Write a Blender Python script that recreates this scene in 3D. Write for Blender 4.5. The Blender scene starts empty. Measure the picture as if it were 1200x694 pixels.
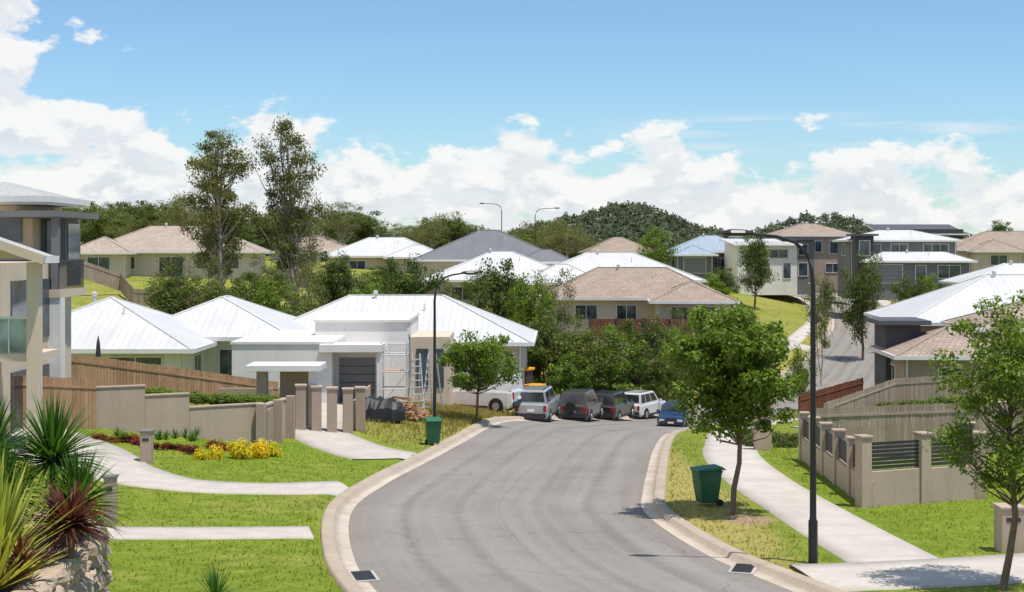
import bpy, math, random
import numpy as np
from mathutils import Vector, Matrix
random.seed(7); rng=np.random.default_rng(7)
S=bpy.context.scene
# ------------------------------------------------------------------ materials
def newmat(name):
    m=bpy.data.materials.new(name); m.use_nodes=True
    nt=m.node_tree; b=nt.nodes['Principled BSDF']; return m,nt,b
def nd(nt,t,**kw):
    n=nt.nodes.new(t)
    for k,v in kw.items(): setattr(n,k,v)
    return n
def mathn(nt,op,a,b=None,c=None,clamp=False):
    n=nt.nodes.new('ShaderNodeMath'); n.operation=op; n.use_clamp=clamp
    for i,x in enumerate((a,b,c)):
        if x is None: continue
        if isinstance(x,(int,float)): n.inputs[i].default_value=x
        else: nt.links.new(x,n.inputs[i])
    return n.outputs[0]
def maprange(nt,v,a,b,c,d,smooth=False):
    n=nt.nodes.new('ShaderNodeMapRange'); n.interpolation_type='SMOOTHSTEP' if smooth else 'LINEAR'
    nt.links.new(v,n.inputs[0])
    for i,x in enumerate((a,b,c,d)): n.inputs[i+1].default_value=x
    return n.outputs[0]
def mixc(nt,fac,a,b,blend='MIX'):
    n=nt.nodes.new('ShaderNodeMix'); n.data_type='RGBA'; n.blend_type=blend
    if isinstance(fac,(int,float)): n.inputs[0].default_value=fac
    else: nt.links.new(fac,n.inputs[0])
    for i,x in ((6,a),(7,b)):
        if isinstance(x,(tuple,list)): n.inputs[i].default_value=(x[0],x[1],x[2],1)
        else: nt.links.new(x,n.inputs[i])
    return n.outputs[2]
def noise(nt,vec,scale,detail=4,rough=.55):
    n=nt.nodes.new('ShaderNodeTexNoise'); n.inputs['Scale'].default_value=scale
    n.inputs['Detail'].default_value=detail; n.inputs['Roughness'].default_value=rough
    if vec is not None: nt.links.new(vec,n.inputs['Vector'])
    return n.outputs[0]
def bump(nt,b,h,strength,dist):
    n=nt.nodes.new('ShaderNodeBump'); n.inputs['Strength'].default_value=strength; n.inputs['Distance'].default_value=dist
    nt.links.new(h,n.inputs['Height']); nt.links.new(n.outputs[0],b.inputs['Normal'])
MC={}
def mk(name,col,rough=.7,var=.12,scale=1.5,kind=None,metal=0.0,spec=.4,bmp=0.0):
    if name in MC: return MC[name]
    m,nt,b=newmat(name)
    g=nd(nt,'ShaderNodeNewGeometry').outputs['Position']; uv=nd(nt,'ShaderNodeTexCoord').outputs['UV']
    n1=noise(nt,g,scale,6,.6); n2=noise(nt,g,scale*9,3,.5)
    f=maprange(nt,mathn(nt,'ADD',mathn(nt,'MULTIPLY',n1,.65),mathn(nt,'MULTIPLY',n2,.35)),.33,.67,0,1)
    c=mixc(nt,f,tuple(x*(1-var) for x in col),tuple(min(.95,x*(1+var)) for x in col))
    if kind=='wall':
        mp=nd(nt,'ShaderNodeMapping'); nt.links.new(g,mp.inputs[0]); mp.inputs['Scale'].default_value=(2.2,2.2,.22)
        c=mixc(nt,maprange(nt,noise(nt,mp.outputs[0],1.3,5,.6),.48,.75,0,.35),c,tuple(x*.68 for x in col))
    if kind=='joints':
        sx=nd(nt,'ShaderNodeSeparateXYZ'); nt.links.new(uv,sx.inputs[0])
        fr=mathn(nt,'FRACT',mathn(nt,'MULTIPLY',sx.outputs[1],1/2.4))
        c=mixc(nt,maprange(nt,fr,0,.012,.75,0),c,(.10,.085,.07))
        c=mixc(nt,maprange(nt,mathn(nt,'ABSOLUTE',sx.outputs[0]),4.08,4.24,0,.4,True),c,(.24,.17,.11))
        c=mixc(nt,maprange(nt,noise(nt,g,.9,6,.7),.48,.68,0,.5),c,(.30,.22,.15))
    if kind=='ribs':
        sx=nd(nt,'ShaderNodeSeparateXYZ'); nt.links.new(uv,sx.inputs[0])
        s=mathn(nt,'FRACT',mathn(nt,'MULTIPLY',sx.outputs[0],2.6))
        r=maprange(nt,mathn(nt,'ABSOLUTE',mathn(nt,'SUBTRACT',s,.5)),.36,.5,0,1,True)
        c=mixc(nt,mathn(nt,'MULTIPLY',r,.12),c,(col[0]*.4,col[1]*.42,col[2]*.45))
        mp=nd(nt,'ShaderNodeMapping'); nt.links.new(uv,mp.inputs[0]); mp.inputs['Scale'].default_value=(1.3,.12,1)
        c=mixc(nt,maprange(nt,noise(nt,mp.outputs[0],1.0,5,.6),.45,.75,0,.35),c,tuple(x*.72 for x in col))
        bump(nt,b,r,.5,.03)
    if kind=='tiles':
        br=nd(nt,'ShaderNodeTexBrick'); nt.links.new(uv,br.inputs['Vector'])
        br.inputs['Scale'].default_value=1; br.inputs['Brick Width'].default_value=.33; br.inputs['Row Height'].default_value=.36
        br.inputs['Mortar Size'].default_value=.03; br.inputs['Color1'].default_value=(.86,.86,.86,1); br.inputs['Color2'].default_value=(1.08,1.06,1.04,1); br.inputs['Mortar'].default_value=(.66,.64,.63,1)
        c=mixc(nt,1.0,c,br.outputs[0],'MULTIPLY'); bump(nt,b,br.outputs['Fac'],-.4,.03)
    if kind=='stone':
        vo=nd(nt,'ShaderNodeTexVoronoi'); nt.links.new(g,vo.inputs['Vector']); vo.inputs['Scale'].default_value=2.6
        bw_=nd(nt,'ShaderNodeRGBToBW'); nt.links.new(vo.outputs['Color'],bw_.inputs[0])
        c=mixc(nt,mathn(nt,'MULTIPLY',bw_.outputs[0],.6),c,(col[0]*.45,col[1]*.40,col[2]*.34))
        bump(nt,b,n2,.6,.05)
    if kind=='boards':
        sx=nd(nt,'ShaderNodeSeparateXYZ'); nt.links.new(uv,sx.inputs[0])
        fl=mathn(nt,'FLOOR',mathn(nt,'MULTIPLY',sx.outputs[0],7.0))
        w=nd(nt,'ShaderNodeTexWhiteNoise',noise_dimensions='1D'); nt.links.new(fl,w.inputs['W'])
        c=mixc(nt,mathn(nt,'MULTIPLY',w.outputs[0],.5),c,tuple(x*.5 for x in col))
    if kind=='palings':
        ri=nd(nt,'ShaderNodeNewGeometry').outputs['Random Per Island']
        c=mixc(nt,mathn(nt,'MULTIPLY',ri,.6),c,tuple(x*.55 for x in col))
    if bmp: bump(nt,b,n2,bmp,.02)
    nt.links.new(c,b.inputs['Base Color']); b.inputs['Roughness'].default_value=rough
    b.inputs['Metallic'].default_value=metal; b.inputs['Specular IOR Level'].default_value=spec
    MC[name]=m; return m
white_roof=mk('white_metal_roof',(.56,.555,.54),.5,.08,.4,'ribs')
blue_roof=mk('pale_blue_metal_roof',(.31,.37,.43),.5,.08,.6,'ribs')
grey_roof=mk('dark_grey_metal_roof',(.16,.16,.17),.6,.1,.6,'ribs')
light_roof=mk('light_grey_metal_roof',(.40,.40,.39),.6,.08,.6,'ribs')
taupe_roof=mk('taupe_tile_roof',(.34,.265,.215),.85,.14,.8,'tiles')
beige_roof=mk('beige_tile_roof',(.40,.325,.265),.85,.12,.8,'tiles')
char_roof=mk('charcoal_roof',(.09,.09,.10),.6,.1,.8,'ribs')
w_white=mk('white_render',(.74,.70,.66),.85,.05,.8,'wall')
w_cream=mk('cream_render',(.60,.49,.38),.85,.07,.8,'wall')
w_taupe=mk('taupe_render',(.38,.29,.225),.85,.08,.8,'wall')
w_beige=mk('beige_render',(.43,.335,.26),.88,.09,.7,'wall')
w_grey=mk('grey_render',(.17,.165,.17),.8,.1,.8,'wall')
w_dark=mk('dark_cladding',(.06,.06,.065),.7,.1,.8)
trim_w=mk('white_trim',(.70,.68,.65),.5,.06,2)
trim_d=mk('dark_trim',(.035,.035,.038),.5,.1,2)
red_wood=mk('red_brown_timber',(.19,.065,.04),.8,.25,1.2,'boards')
timber=mk('timber_palings',(.42,.25,.145),.88,.22,1.6,'palings')
timber_g=mk('weathered_palings',(.37,.29,.22),.9,.2,1.6,'palings')
kerbc=mk('kerb_concrete',(.49,.42,.34),.9,.15,.7,'joints')
drainc=mk('drain_concrete',(.42,.38,.33),.9,.15,2)
drivec=mk('exposed_aggregate_drive',(.46,.415,.365),.9,.14,1.5,bmp=.2)
garage_m=mk('garage_door_grey',(.22,.215,.215),.5,.06,2)
stone=mk('rock_wall_stone',(.50,.39,.29),.9,.22,2.5,'stone')
polem=mk('lamp_pole_black',(.02,.02,.022),.4,.1,3)
binm=mk('bin_green',(.02,.105,.045),.5,.2,3)
binl=mk('bin_lid_green',(.025,.14,.06),.5,.15,3)
tyre=mk('tyre_rubber',(.02,.02,.02),.85,.1,5)
rim=mk('alloy_rim',(.45,.45,.46),.35,.05,5,metal=.8)
tail=mk('tail_light_red',(.45,.015,.01),.25,.05,5)
head=mk('headlight',(.8,.8,.8),.15,.03,5)
plate=mk('number_plate',(.75,.75,.7),.5,.03,5)
bark=mk('bark_brown',(.16,.11,.075),.95,.3,6)
barkg=mk('bark_pale_gum',(.38,.31,.25),.9,.3,3)
tarp=mk('black_tarp',(.02,.02,.022),.5,.3,3)
firew=mk('cut_timber',(.42,.24,.13),.9,.3,6)
orange=mk('orange_paint',(.85,.38,.02),.4,.05,3)
metalg=mk('galvanised_steel',(.62,.62,.62),.4,.06,3,metal=.3)
mulch=mk('garden_mulch',(.10,.065,.045),.95,.35,5)
soil=mk('umbrella_fabric',(.04,.04,.05),.9,.2,4)
def carpaint(name,col):
    m,nt,b=newmat(name); b.inputs['Roughness'].default_value=.28
    b.inputs['Metallic'].default_value=.25; b.inputs['Coat Weight'].default_value=.8; b.inputs['Coat Roughness'].default_value=.06
    g=nd(nt,'ShaderNodeNewGeometry').outputs['Position']; f=noise(nt,g,2.5,4)
    nt.links.new(mixc(nt,maprange(nt,f,.35,.7,0,.35),col,tuple(x*.6+.04 for x in col)),b.inputs['Base Color']); return m
def glassm(name,col=(.02,.028,.035)):
    m,nt,b=newmat(name); b.inputs['Roughness'].default_value=.06; b.inputs['Specular IOR Level'].default_value=.8
    g=nd(nt,'ShaderNodeNewGeometry').outputs['Position']; f=noise(nt,g,.9,2)
    nt.links.new(mixc(nt,maprange(nt,f,.35,.65,0,1),col,tuple(x*3.2+.01 for x in col)),b.inputs['Base Color']); return m
glass=glassm('window_glass'); carglass=glassm('car_glass',(.01,.012,.014)); glass_r=glassm('balcony_glass',(.14,.17,.17))
def leafmat(name,dark,light,trans=.35):
    m,nt,b=newmat(name)
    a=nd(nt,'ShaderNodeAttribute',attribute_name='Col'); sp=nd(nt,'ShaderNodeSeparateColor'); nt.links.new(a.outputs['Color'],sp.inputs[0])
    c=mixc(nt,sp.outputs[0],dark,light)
    oi=nd(nt,'ShaderNodeObjectInfo').outputs['Random']
    c=mixc(nt,mathn(nt,'MULTIPLY',oi,.4),c,tuple(x*y for x,y in zip(light,(1.15,.85,.6))))
    nt.links.new(c,b.inputs['Base Color']); b.inputs['Roughness'].default_value=.5; b.inputs['Specular IOR Level'].default_value=.3
    t=nd(nt,'ShaderNodeBsdfTranslucent'); nt.links.new(mixc(nt,1.0,c,(1.5,1.5,.6),'MULTIPLY'),t.inputs[0])
    mx=nd(nt,'ShaderNodeMixShader'); mx.inputs[0].default_value=trans
    nt.links.new(b.outputs[0],mx.inputs[1]); nt.links.new(t.outputs[0],mx.inputs[2])
    nt.links.new(mx.outputs[0],nt.nodes['Material Output'].inputs[0]); return m
leaf_bright=leafmat('leaves_bright',(.03,.07,.010),(.18,.285,.032))
leaf_mid=leafmat('leaves_mid',(.022,.045,.012),(.130,.185,.040))
leaf_gum=leafmat('leaves_gum',(.03,.042,.015),(.17,.195,.062))
leaf_far_haze=leafmat('leaves_far_haze',(.060,.088,.070),(.130,.175,.105),.2)  # distance haze painted into the leaf colours: paler and bluer greens
leaf_yel=leafmat('leaves_yellow',(.25,.24,.01),(.80,.68,.03))
leaf_red=leafmat('leaves_red',(.06,.012,.012),(.28,.06,.04))
blade_g=leafmat('blades_dark_green',(.012,.045,.008),(.10,.22,.03))
blade_y=leafmat('blades_yellow_green',(.10,.16,.02),(.60,.62,.14))
blade_r=leafmat('blades_burgundy',(.03,.008,.012),(.17,.06,.06))
# ------------------------------------------------------------------ builder
class B:
    def __init__(s): s.v=[];s.f=[];s.m=[];s.mats=[]
    def mi(s,m):
        if m not in s.mats: s.mats.append(m)
        return s.mats.index(m)
    def face(s,pts,mat):
        i=len(s.v); s.v+= [tuple(p) for p in pts]; s.f.append(tuple(range(i,i+len(pts)))); s.m.append(s.mi(mat))
    def box(s,x0,x1,y0,y1,z0,z1,mat,M=None):
        p=[(x0,y0,z0),(x1,y0,z0),(x1,y1,z0),(x0,y1,z0),(x0,y0,z1),(x1,y0,z1),(x1,y1,z1),(x0,y1,z1)]
        if M is not None: p=[tuple(M@Vector(q)) for q in p]
        i=len(s.v); s.v+=p; k=s.mi(mat)
        for f in ((0,3,2,1),(4,5,6,7),(0,1,5,4),(1,2,6,5),(2,3,7,6),(3,0,4,7)):
            s.f.append(tuple(i+j for j in f)); s.m.append(k)
    def beam(s,a,b,w,h,mat):
        a=Vector(a);b=Vector(b);d=b-a;L=d.length
        M=Matrix.Translation(a)@d.to_track_quat('X','Z').to_matrix().to_4x4()
        s.box(0,L,-w/2,w/2,-h/2,h/2,mat,M)
    def tube(s,pts,rad,n,mat,cap=True):
        pts=[Vector(p) for p in pts]; k=s.mi(mat); base=len(s.v)
        for i,p in enumerate(pts):
            d=(pts[min(i+1,len(pts)-1)]-pts[max(i-1,0)]).normalized()
            a=Vector((0,0,1)).cross(d).normalized() if abs(d.z)<.9 else Vector((1,0,0)).cross(d).normalized()
            b=d.cross(a)
            r=rad[i] if hasattr(rad,'__len__') else rad
            for j in range(n):
                t=2*math.pi*j/n; s.v.append(tuple(p+a*math.cos(t)*r+b*math.sin(t)*r))
        for i in range(len(pts)-1):
            for j in range(n):
                s.f.append((base+i*n+j,base+i*n+(j+1)%n,base+(i+1)*n+(j+1)%n,base+(i+1)*n+j)); s.m.append(k)
        if cap:
            s.f.append(tuple(base+j for j in range(n))[::-1]); s.m.append(k)
            e=base+(len(pts)-1)*n; s.f.append(tuple(e+j for j in range(n))); s.m.append(k)
    def loft(s,secs,mat,cap=True):
        k=s.mi(mat); base=len(s.v); n=len(secs[0])
        for q in secs: s.v+=[tuple(p) for p in q]
        for i in range(len(secs)-1):
            for j in range(n):
                s.f.append((base+i*n+j,base+i*n+(j+1)%n,base+(i+1)*n+(j+1)%n,base+(i+1)*n+j)); s.m.append(k)
        if cap:
            s.f.append(tuple(base+j for j in range(n))[::-1]); s.m.append(k)
            e=base+(len(secs)-1)*n; s.f.append(tuple(e+j for j in range(n))); s.m.append(k)
    def obj(s,name,parent=None,loc=(0,0,0),rot=0,bevel=0,smooth=False):
        me=bpy.data.meshes.new(name); me.from_pydata(s.v,[],s.f)
        for m in s.mats: me.materials.append(m)
        me.polygons.foreach_set('material_index',s.m)
        if smooth: me.polygons.foreach_set('use_smooth',[True]*len(s.f))
        me.update(); uv=me.uv_layers.new(name='UVMap').data
        Z=Vector((0,0,1))
        for p in me.polygons:
            n=p.normal
            if abs(n.z)>.995: h=Vector((1,0,0)); v=Vector((0,1,0))
            else: h=Z.cross(n).normalized(); v=n.cross(h)
            for li in p.loop_indices:
                co=me.vertices[me.loops[li].vertex_index].co; uv[li].uv=(co.dot(h),co.dot(v))
        o=bpy.data.objects.new(name,me); S.collection.objects.link(o); o.location=loc; o.rotation_euler=(0,0,rot)
        if parent: o.parent=parent
        if bevel:
            b=o.modifiers.new('Bevel','BEVEL'); b.width=bevel; b.segments=2; b.limit_method='ANGLE'
        return o
def empty(name,loc,rot=0):
    e=bpy.data.objects.new(name,None); S.collection.objects.link(e); e.location=loc; e.rotation_euler=(0,0,rot); e.empty_display_size=.5; return e
# ------------------------------------------------------------------ terrain
CL=[(16,-22),(11.5,-5),(7.5,8),(4.2,18),(1.4,27.5),(.35,32),(-.35,38),(.05,43),(.65,48),(1.5,55),(2.7,64),(3.8,71),(4.9,76),(7.1,83),(10.2,90),(14,98),(18.5,107),(24.5,118),(30.5,133),(36.5,150),(42.5,170),(46,190),(46.2,215),(43,240),(36,265),(24,290)]
ctrl=[(16,-22,-5.2),(11.5,-5,-5.4),(7.5,8,-5.8),(4.2,18,-6.25),(1.4,27.5,-6.67),(.35,32,-6.9),(-.35,38,-7.07),(.05,43,-7.27),(.65,48,-7.52),(1.5,55,-7.9),(2.7,64,-8.55),(3.8,71,-9.2),(4.9,76,-9.75),(7.1,83,-10.5),(10.2,90,-11.3),(14,98,-12),(18.5,107,-12.7),(24.5,118,-13.1),(30.5,133,-12.3),(36.5,150,-10.9),(42.5,170,-9.7),(46,190,-9.0),(46.2,215,-8.3),(43,240,-7.6),(24,290,-6.5),
(-10,30,-6.55),(-10,38,-6.85),(-16,50,-6.2),(-9,53,-7.4),(-4,60,-7.95),(-14,60,-6.6),(-4.4,70,-8.0),(-12,75,-7.5),(-24,75,-7.4),(0,90,-10),(-25,50,-6),(-20,30,-6.1),(-9,18,-6.1),(-3,105,-10.2),(-20,100,-8),(-30,130,-4.8),(-35,150,-3.0),(-55,150,-2.2),(-5,150,-4.4),(4,136,-6.2),(11,122,-8),
(10,38,-7.1),(17,36,-6.9),(10.2,50,-7.6),(19,50,-7.5),(15,62,-8.3),(11,67,-8.8),(20,75,-8.8),(25,82,-8.8),(34,98,-8.4),(38,115,-10.3),(50,140,-8.5),(62,170,-6),(75,205,-3.5),(60,220,-5),(48,178,-8),(36,200,-6),(28,200,-4.5),(15,195,-3.6),(22,165,-6.5),(18,140,-8.5),(10,108,-11),(0,200,-2.5),(-40,220,-1.5),(60,110,-7),(90,150,-5),(-80,80,-5),(-60,30,-5),(60,40,-5.5),(60,10,-5),(-60,-20,-5),(-15,-15,-5.3),(60,-30,-5),(-60,260,-2),(60,280,-4.5),(0,280,-3),(-100,180,-3),(100,240,-3)]
C=np.array(ctrl,float)
def ker(r2): return np.where(r2>1e-9,.5*r2*np.log(np.maximum(r2,1e-9)),0)
def setup():
    n=len(C); P=C[:,:2]/100; d=((P[:,None]-P[None])**2).sum(-1)
    K=ker(d)+np.eye(n)*2e-4; Q=np.c_[np.ones(n),P]; A=np.zeros((n+3,n+3)); A[:n,:n]=K; A[:n,n:]=Q; A[n:,:n]=Q.T
    return np.linalg.solve(A,np.r_[C[:,2],0,0,0])
W=setup(); NP_=len(C)
def sst(a,b,x): t=np.clip((x-a)/(b-a),0,1); return t*t*(3-2*t)
def H(x,y):
    x=np.atleast_1d(np.asarray(x,float)); y=np.atleast_1d(np.asarray(y,float)); sh=x.shape; x=x.ravel();y=y.ravel()
    out=np.empty(len(x))
    for s in range(0,len(x),20000):
        X=x[s:s+20000];Y=y[s:s+20000]; P=np.c_[X,Y]/100
        d=((P[:,None]-C[None,:,:2]/100)**2).sum(-1)
        z=ker(d)@W[:NP_]+W[NP_]+P@W[NP_+1:]
        w=sst(150,300,np.hypot(X-5,(Y-120)*.85))
        far=-4.0+np.sin(X*.006)*1.0+np.cos(Y*.004+1)*1.0
        far=far+41*np.exp(-np.abs((X-125)/104)**2.2-((Y-1700)/150)**2)+5*np.sin(X*.045+1)*np.exp(-np.abs((X-125)/104)**2-((Y-1700)/150)**2)+36*np.exp(-np.abs((X-400)/84)**2.4-((Y-1850)/150)**2)+ 9*np.exp(-((X+60)/120)**2-((Y-900)/90)**2)
        out[s:s+20000]=z*(1-w)+far*w
    return out.reshape(sh)
def h(x,y): return float(H([x],[y])[0])
def catmull(P,n=10):
    P=[Vector((*p,0)) for p in P]; out=[]
    for i in range(len(P)-1):
        a=P[max(i-1,0)];b=P[i];c=P[i+1];d=P[min(i+2,len(P)-1)]
        for k in range(n):
            t=k/n; out.append(.5*((2*b)+(c-a)*t+(2*a-5*b+4*c-d)*t*t+(-a+3*b-3*c+d)*t**3))
    out.append(P[-1]); return np.array([(q.x,q.y) for q in out])
road=catmull(CL,12)
_A=road[:-1];_D=road[1:]-_A;_L=(_D**2).sum(1)
def rdist(x,y):
    x=np.asarray(x,float);y=np.asarray(y,float)
    if x.size<=64:
        px=x.ravel()[:,None]-_A[:,0];py=y.ravel()[:,None]-_A[:,1]; t=np.clip((px*_D[:,0]+py*_D[:,1])/_L,0,1)
        return np.hypot(px-t*_D[:,0],py-t*_D[:,1]).min(1).reshape(x.shape)
    o=np.full(x.shape,1e9)
    for a,d,l in zip(_A,_D,_L):
        m=(np.abs(x-a[0])<14)&(np.abs(y-a[1])<14)
        if not m.any(): continue
        px=x[m]-a[0];py=y[m]-a[1]; t=np.clip((px*d[0]+py*d[1])/l,0,1)
        o[m]=np.minimum(o[m],np.hypot(px-t*d[0],py-t*d[1]))
    return o
HW=4.25
def G(x,y):
    x=np.atleast_1d(np.asarray(x,float)); y=np.atleast_1d(np.asarray(y,float)); r=rdist(x,y)
    return H(x,y)+.13*sst(HW+.08,HW+.5,r)-.12*(1-sst(HW-.5,HW+.12,r))
def g(x,y): return float(G([x],[y])[0])
def lines(segs):
    o=[]
    for a,b,s in segs: o+=list(np.arange(a,b,s))
    return np.array(sorted(set(np.round(o,3))))
gx=lines([(-3000,-400,260),(-400,-150,25),(-150,-30,4),(-30,-8,.6),(-8,16,.4),(16,30,.6),(30,66,1.2),(66,150,4),(150,620,20),(620,3001,260)])
gy=lines([(-400,-60,85),(-60,14,4),(14,24,.8),(24,80,.42),(80,112,.55),(112,250,1.3),(250,400,8),(400,2000,26),(2000,6001,300)])
X,Y=np.meshgrid(gx,gy); Zg=G(X,Y)
nx,ny=len(gx),len(gy)
idx=np.arange(nx*ny).reshape(ny,nx)
F=np.stack([idx[:-1,:-1],idx[:-1,1:],idx[1:,1:],idx[1:,:-1]],-1).reshape(-1,4)
def npmesh(name,V,F,mats,mi=None,col=None,smooth=False,uv=None):
    me=bpy.data.meshes.new(name); V=np.asarray(V,np.float32); F=np.asarray(F,np.int32)
    me.vertices.add(len(V)); me.vertices.foreach_set('co',V.ravel())
    k=F.shape[1]; me.loops.add(len(F)*k); me.loops.foreach_set('vertex_index',F.ravel())
    me.polygons.add(len(F)); me.polygons.foreach_set('loop_start',np.arange(0,len(F)*k,k,dtype=np.int32))
    me.update(calc_edges=True)
    for m in mats: me.materials.append(m)
    if mi is not None: me.polygons.foreach_set('material_index',np.asarray(mi,np.int32))
    if smooth: me.polygons.foreach_set('use_smooth',np.ones(len(F),bool))
    if col is not None:
        a=me.color_attributes.new('Col','FLOAT_COLOR','POINT'); c=np.ones((len(V),4),np.float32); c[:,:col.shape[1]]=col; a.data.foreach_set('color',c.ravel())
    if uv is not None:
        u=me.uv_layers.new(name='UVMap'); u.data.foreach_set('uv',np.asarray(uv,np.float32)[F.ravel()].ravel())
    me.validate(); return me
def link(name,me,loc=(0,0,0),rot=0,scale=(1,1,1),parent=None):
    o=bpy.data.objects.new(name,me); S.collection.objects.link(o); o.location=loc; o.rotation_euler=(0,0,rot); o.scale=scale
    if parent: o.parent=parent
    return o
def gauss(x0,y0,sx,sy,p=2): return np.exp(-np.abs((X-x0)/sx)**p-np.abs((Y-y0)/sy)**p)
dry=.12+.7*gauss(25,118,13,22)+.85*gauss(-2,71,7,9)+.9*gauss(5.2,44,1.1,20,4)+.3*gauss(-3.5,60,4,9)
dry+= .35*sst(60,110,Y)*(X>-60)
dirt=.95*gauss(-5.2,73.5,5.2,4.0,4)+.6*gauss(-24,62,6,8)+.75*gauss(6.0,36.2,.9,1.6)+.5*gauss(30,84,6,6)
lush=gauss(-8,50,7,5)+gauss(-6,57,2.5,2.5)+.6*gauss(-30,135,9,14)+.6*gauss(12,40,5,14)+.3*gauss(-8,34,6,9)
col=np.stack([np.clip(dry,0,1),np.clip(dirt,0,1),np.clip(lush,0,1)],-1).reshape(-1,3)
m,nt,b=newmat('grass_ground')
pos=nd(nt,'ShaderNodeNewGeometry').outputs['Position']; spz=nd(nt,'ShaderNodeSeparateXYZ'); nt.links.new(pos,spz.inputs[0])
at=nd(nt,'ShaderNodeAttribute',attribute_name='Col'); sp=nd(nt,'ShaderNodeSeparateColor'); nt.links.new(at.outputs['Color'],sp.inputs[0])
big=noise(nt,pos,.35,5,.6); med=noise(nt,pos,1.7,7,.72); fine=noise(nt,pos,11,5,.8)
c=mixc(nt,maprange(nt,med,.35,.65,0,1),(.125,.175,.020),(.225,.275,.036))
c=mixc(nt,mathn(nt,'MULTIPLY',sp.outputs[2],.45),c,(.17,.27,.018))
c=mixc(nt,maprange(nt,mathn(nt,'ADD',mathn(nt,'ADD',mathn(nt,'MULTIPLY',big,.6),mathn(nt,'MULTIPLY',med,.4)),mathn(nt,'MULTIPLY',sp.outputs[0],.42)),.55,.92,0,.9),c,(.38,.31,.11))
c=mixc(nt,maprange(nt,mathn(nt,'ADD',sp.outputs[1],mathn(nt,'MULTIPLY',med,.3)),.5,.8,0,1),c,(.36,.25,.17))
c=mixc(nt,1,c,mixc(nt,maprange(nt,fine,.3,.7,0,1),(.58,.62,.55),(1.28,1.25,1.2)),'MULTIPLY')
c=mixc(nt,maprange(nt,spz.outputs[1],230,330,0,1),c,(.07,.10,.065))
nt.links.new(c,b.inputs['Base Color']); b.inputs['Roughness'].default_value=.95; b.inputs['Specular IOR Level'].default_value=.1
bump(nt,b,fine,.7,.06)
link('ground',npmesh('ground',np.stack([X,Y,Zg],-1).reshape(-1,3),F,[m],col=col,smooth=True))
# ------------------------------------------------------------------ road
m,nt,b=newmat('asphalt'); asphalt=m
pos=nd(nt,'ShaderNodeNewGeometry').outputs['Position']; uv=nd(nt,'ShaderNodeTexCoord').outputs['UV']
sx=nd(nt,'ShaderNodeSeparateXYZ'); nt.links.new(uv,sx.inputs[0])
mp=nd(nt,'ShaderNodeMapping'); nt.links.new(uv,mp.inputs[0]); mp.inputs['Scale'].default_value=(1.6,.05,1)
st=noise(nt,mp.outputs[0],1.0,5,.6); bg=noise(nt,pos,.28,4); fn=noise(nt,pos,22,4,.8); md=noise(nt,pos,1.4,6,.65); f2=noise(nt,pos,70,2,.6)
c=mixc(nt,maprange(nt,st,.3,.7,0,1),(.19,.17,.152),(.27,.247,.223))
c=mixc(nt,maprange(nt,bg,.35,.65,0,.4),c,(.30,.275,.25))
c=mixc(nt,maprange(nt,md,.54,.75,0,.35),c,(.15,.135,.12))
def lane(u0,w): return maprange(nt,mathn(nt,'ABSOLUTE',mathn(nt,'SUBTRACT',sx.outputs[0],u0)),0,w,1,0,True)
tr=mathn(nt,'ADD',mathn(nt,'ADD',lane(-2.5,.3),lane(-1.1,.3)),mathn(nt,'ADD',lane(1.0,.3),lane(2.4,.3)))
c=mixc(nt,mathn(nt,'MULTIPLY',mathn(nt,'MULTIPLY',tr,maprange(nt,md,.3,.6,.4,1)),.38),c,(.11,.10,.09))
c=mixc(nt,mathn(nt,'MULTIPLY',lane(-.0,.04),.3),c,(.11,.10,.095))
vo=nd(nt,'ShaderNodeTexVoronoi',feature='DISTANCE_TO_EDGE'); vo.inputs['Scale'].default_value=.16
wv=nd(nt,'ShaderNodeVectorMath',operation='ADD'); nt.links.new(pos,wv.inputs[0])
nn=nd(nt,'ShaderNodeTexNoise'); nn.inputs['Scale'].default_value=.8; nt.links.new(pos,nn.inputs[0]); nt.links.new(nn.outputs['Color'],wv.inputs[1]); nt.links.new(wv.outputs[0],vo.inputs['Vector'])
c=mixc(nt,maprange(nt,vo.outputs['Distance'],0,.006,.4,0),c,(.09,.08,.075))
c=mixc(nt,maprange(nt,mathn(nt,'ABSOLUTE',sx.outputs[0]),3.3,3.95,0,.4),c,(.20,.155,.115))
c=mixc(nt,1,c,mixc(nt,maprange(nt,fn,.3,.7,0,1),(.78,.78,.78),(1.2,1.2,1.19)),'MULTIPLY')
c=mixc(nt,1,c,mixc(nt,maprange(nt,f2,.35,.65,0,1),(.88,.88,.88),(1.1,1.1,1.1)),'MULTIPLY')
nt.links.new(c,b.inputs['Base Color']); b.inputs['Roughness'].default_value=.9; b.inputs['Specular IOR Level'].default_value=.25; bump(nt,b,fn,.35,.01)
def tang(P):
    t=np.gradient(P,axis=0); return t/np.linalg.norm(t,axis=1)[:,None]
def ribbon(name,P,prof,mat,smooth=False,base=H,parent=None,wscale=None):
    T=tang(P); Nn=np.c_[T[:,1],-T[:,0]]
    s=np.r_[0,np.cumsum(np.linalg.norm(np.diff(P,axis=0),axis=1))]
    V=[];UV=[]
    for o,dz in prof:
        oo=o if wscale is None else o*wscale[:,None]
        Q=P+Nn*oo; V.append(np.c_[Q,base(Q[:,0],Q[:,1])+dz]); UV.append(np.c_[np.full(len(P),o),s])
    V=np.stack(V,1).reshape(-1,3); UV=np.stack(UV,1).reshape(-1,2); k=len(prof); n=len(P)
    ii=np.arange(n*k).reshape(n,k); F=np.stack([ii[:-1,:-1],ii[:-1,1:],ii[1:,1:],ii[1:,:-1]],-1).reshape(-1,4)
    return link(name,npmesh(name,V,F,[mat],smooth=smooth,uv=UV),parent=parent)
offs=np.linspace(-3.9,3.9,14)
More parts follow.
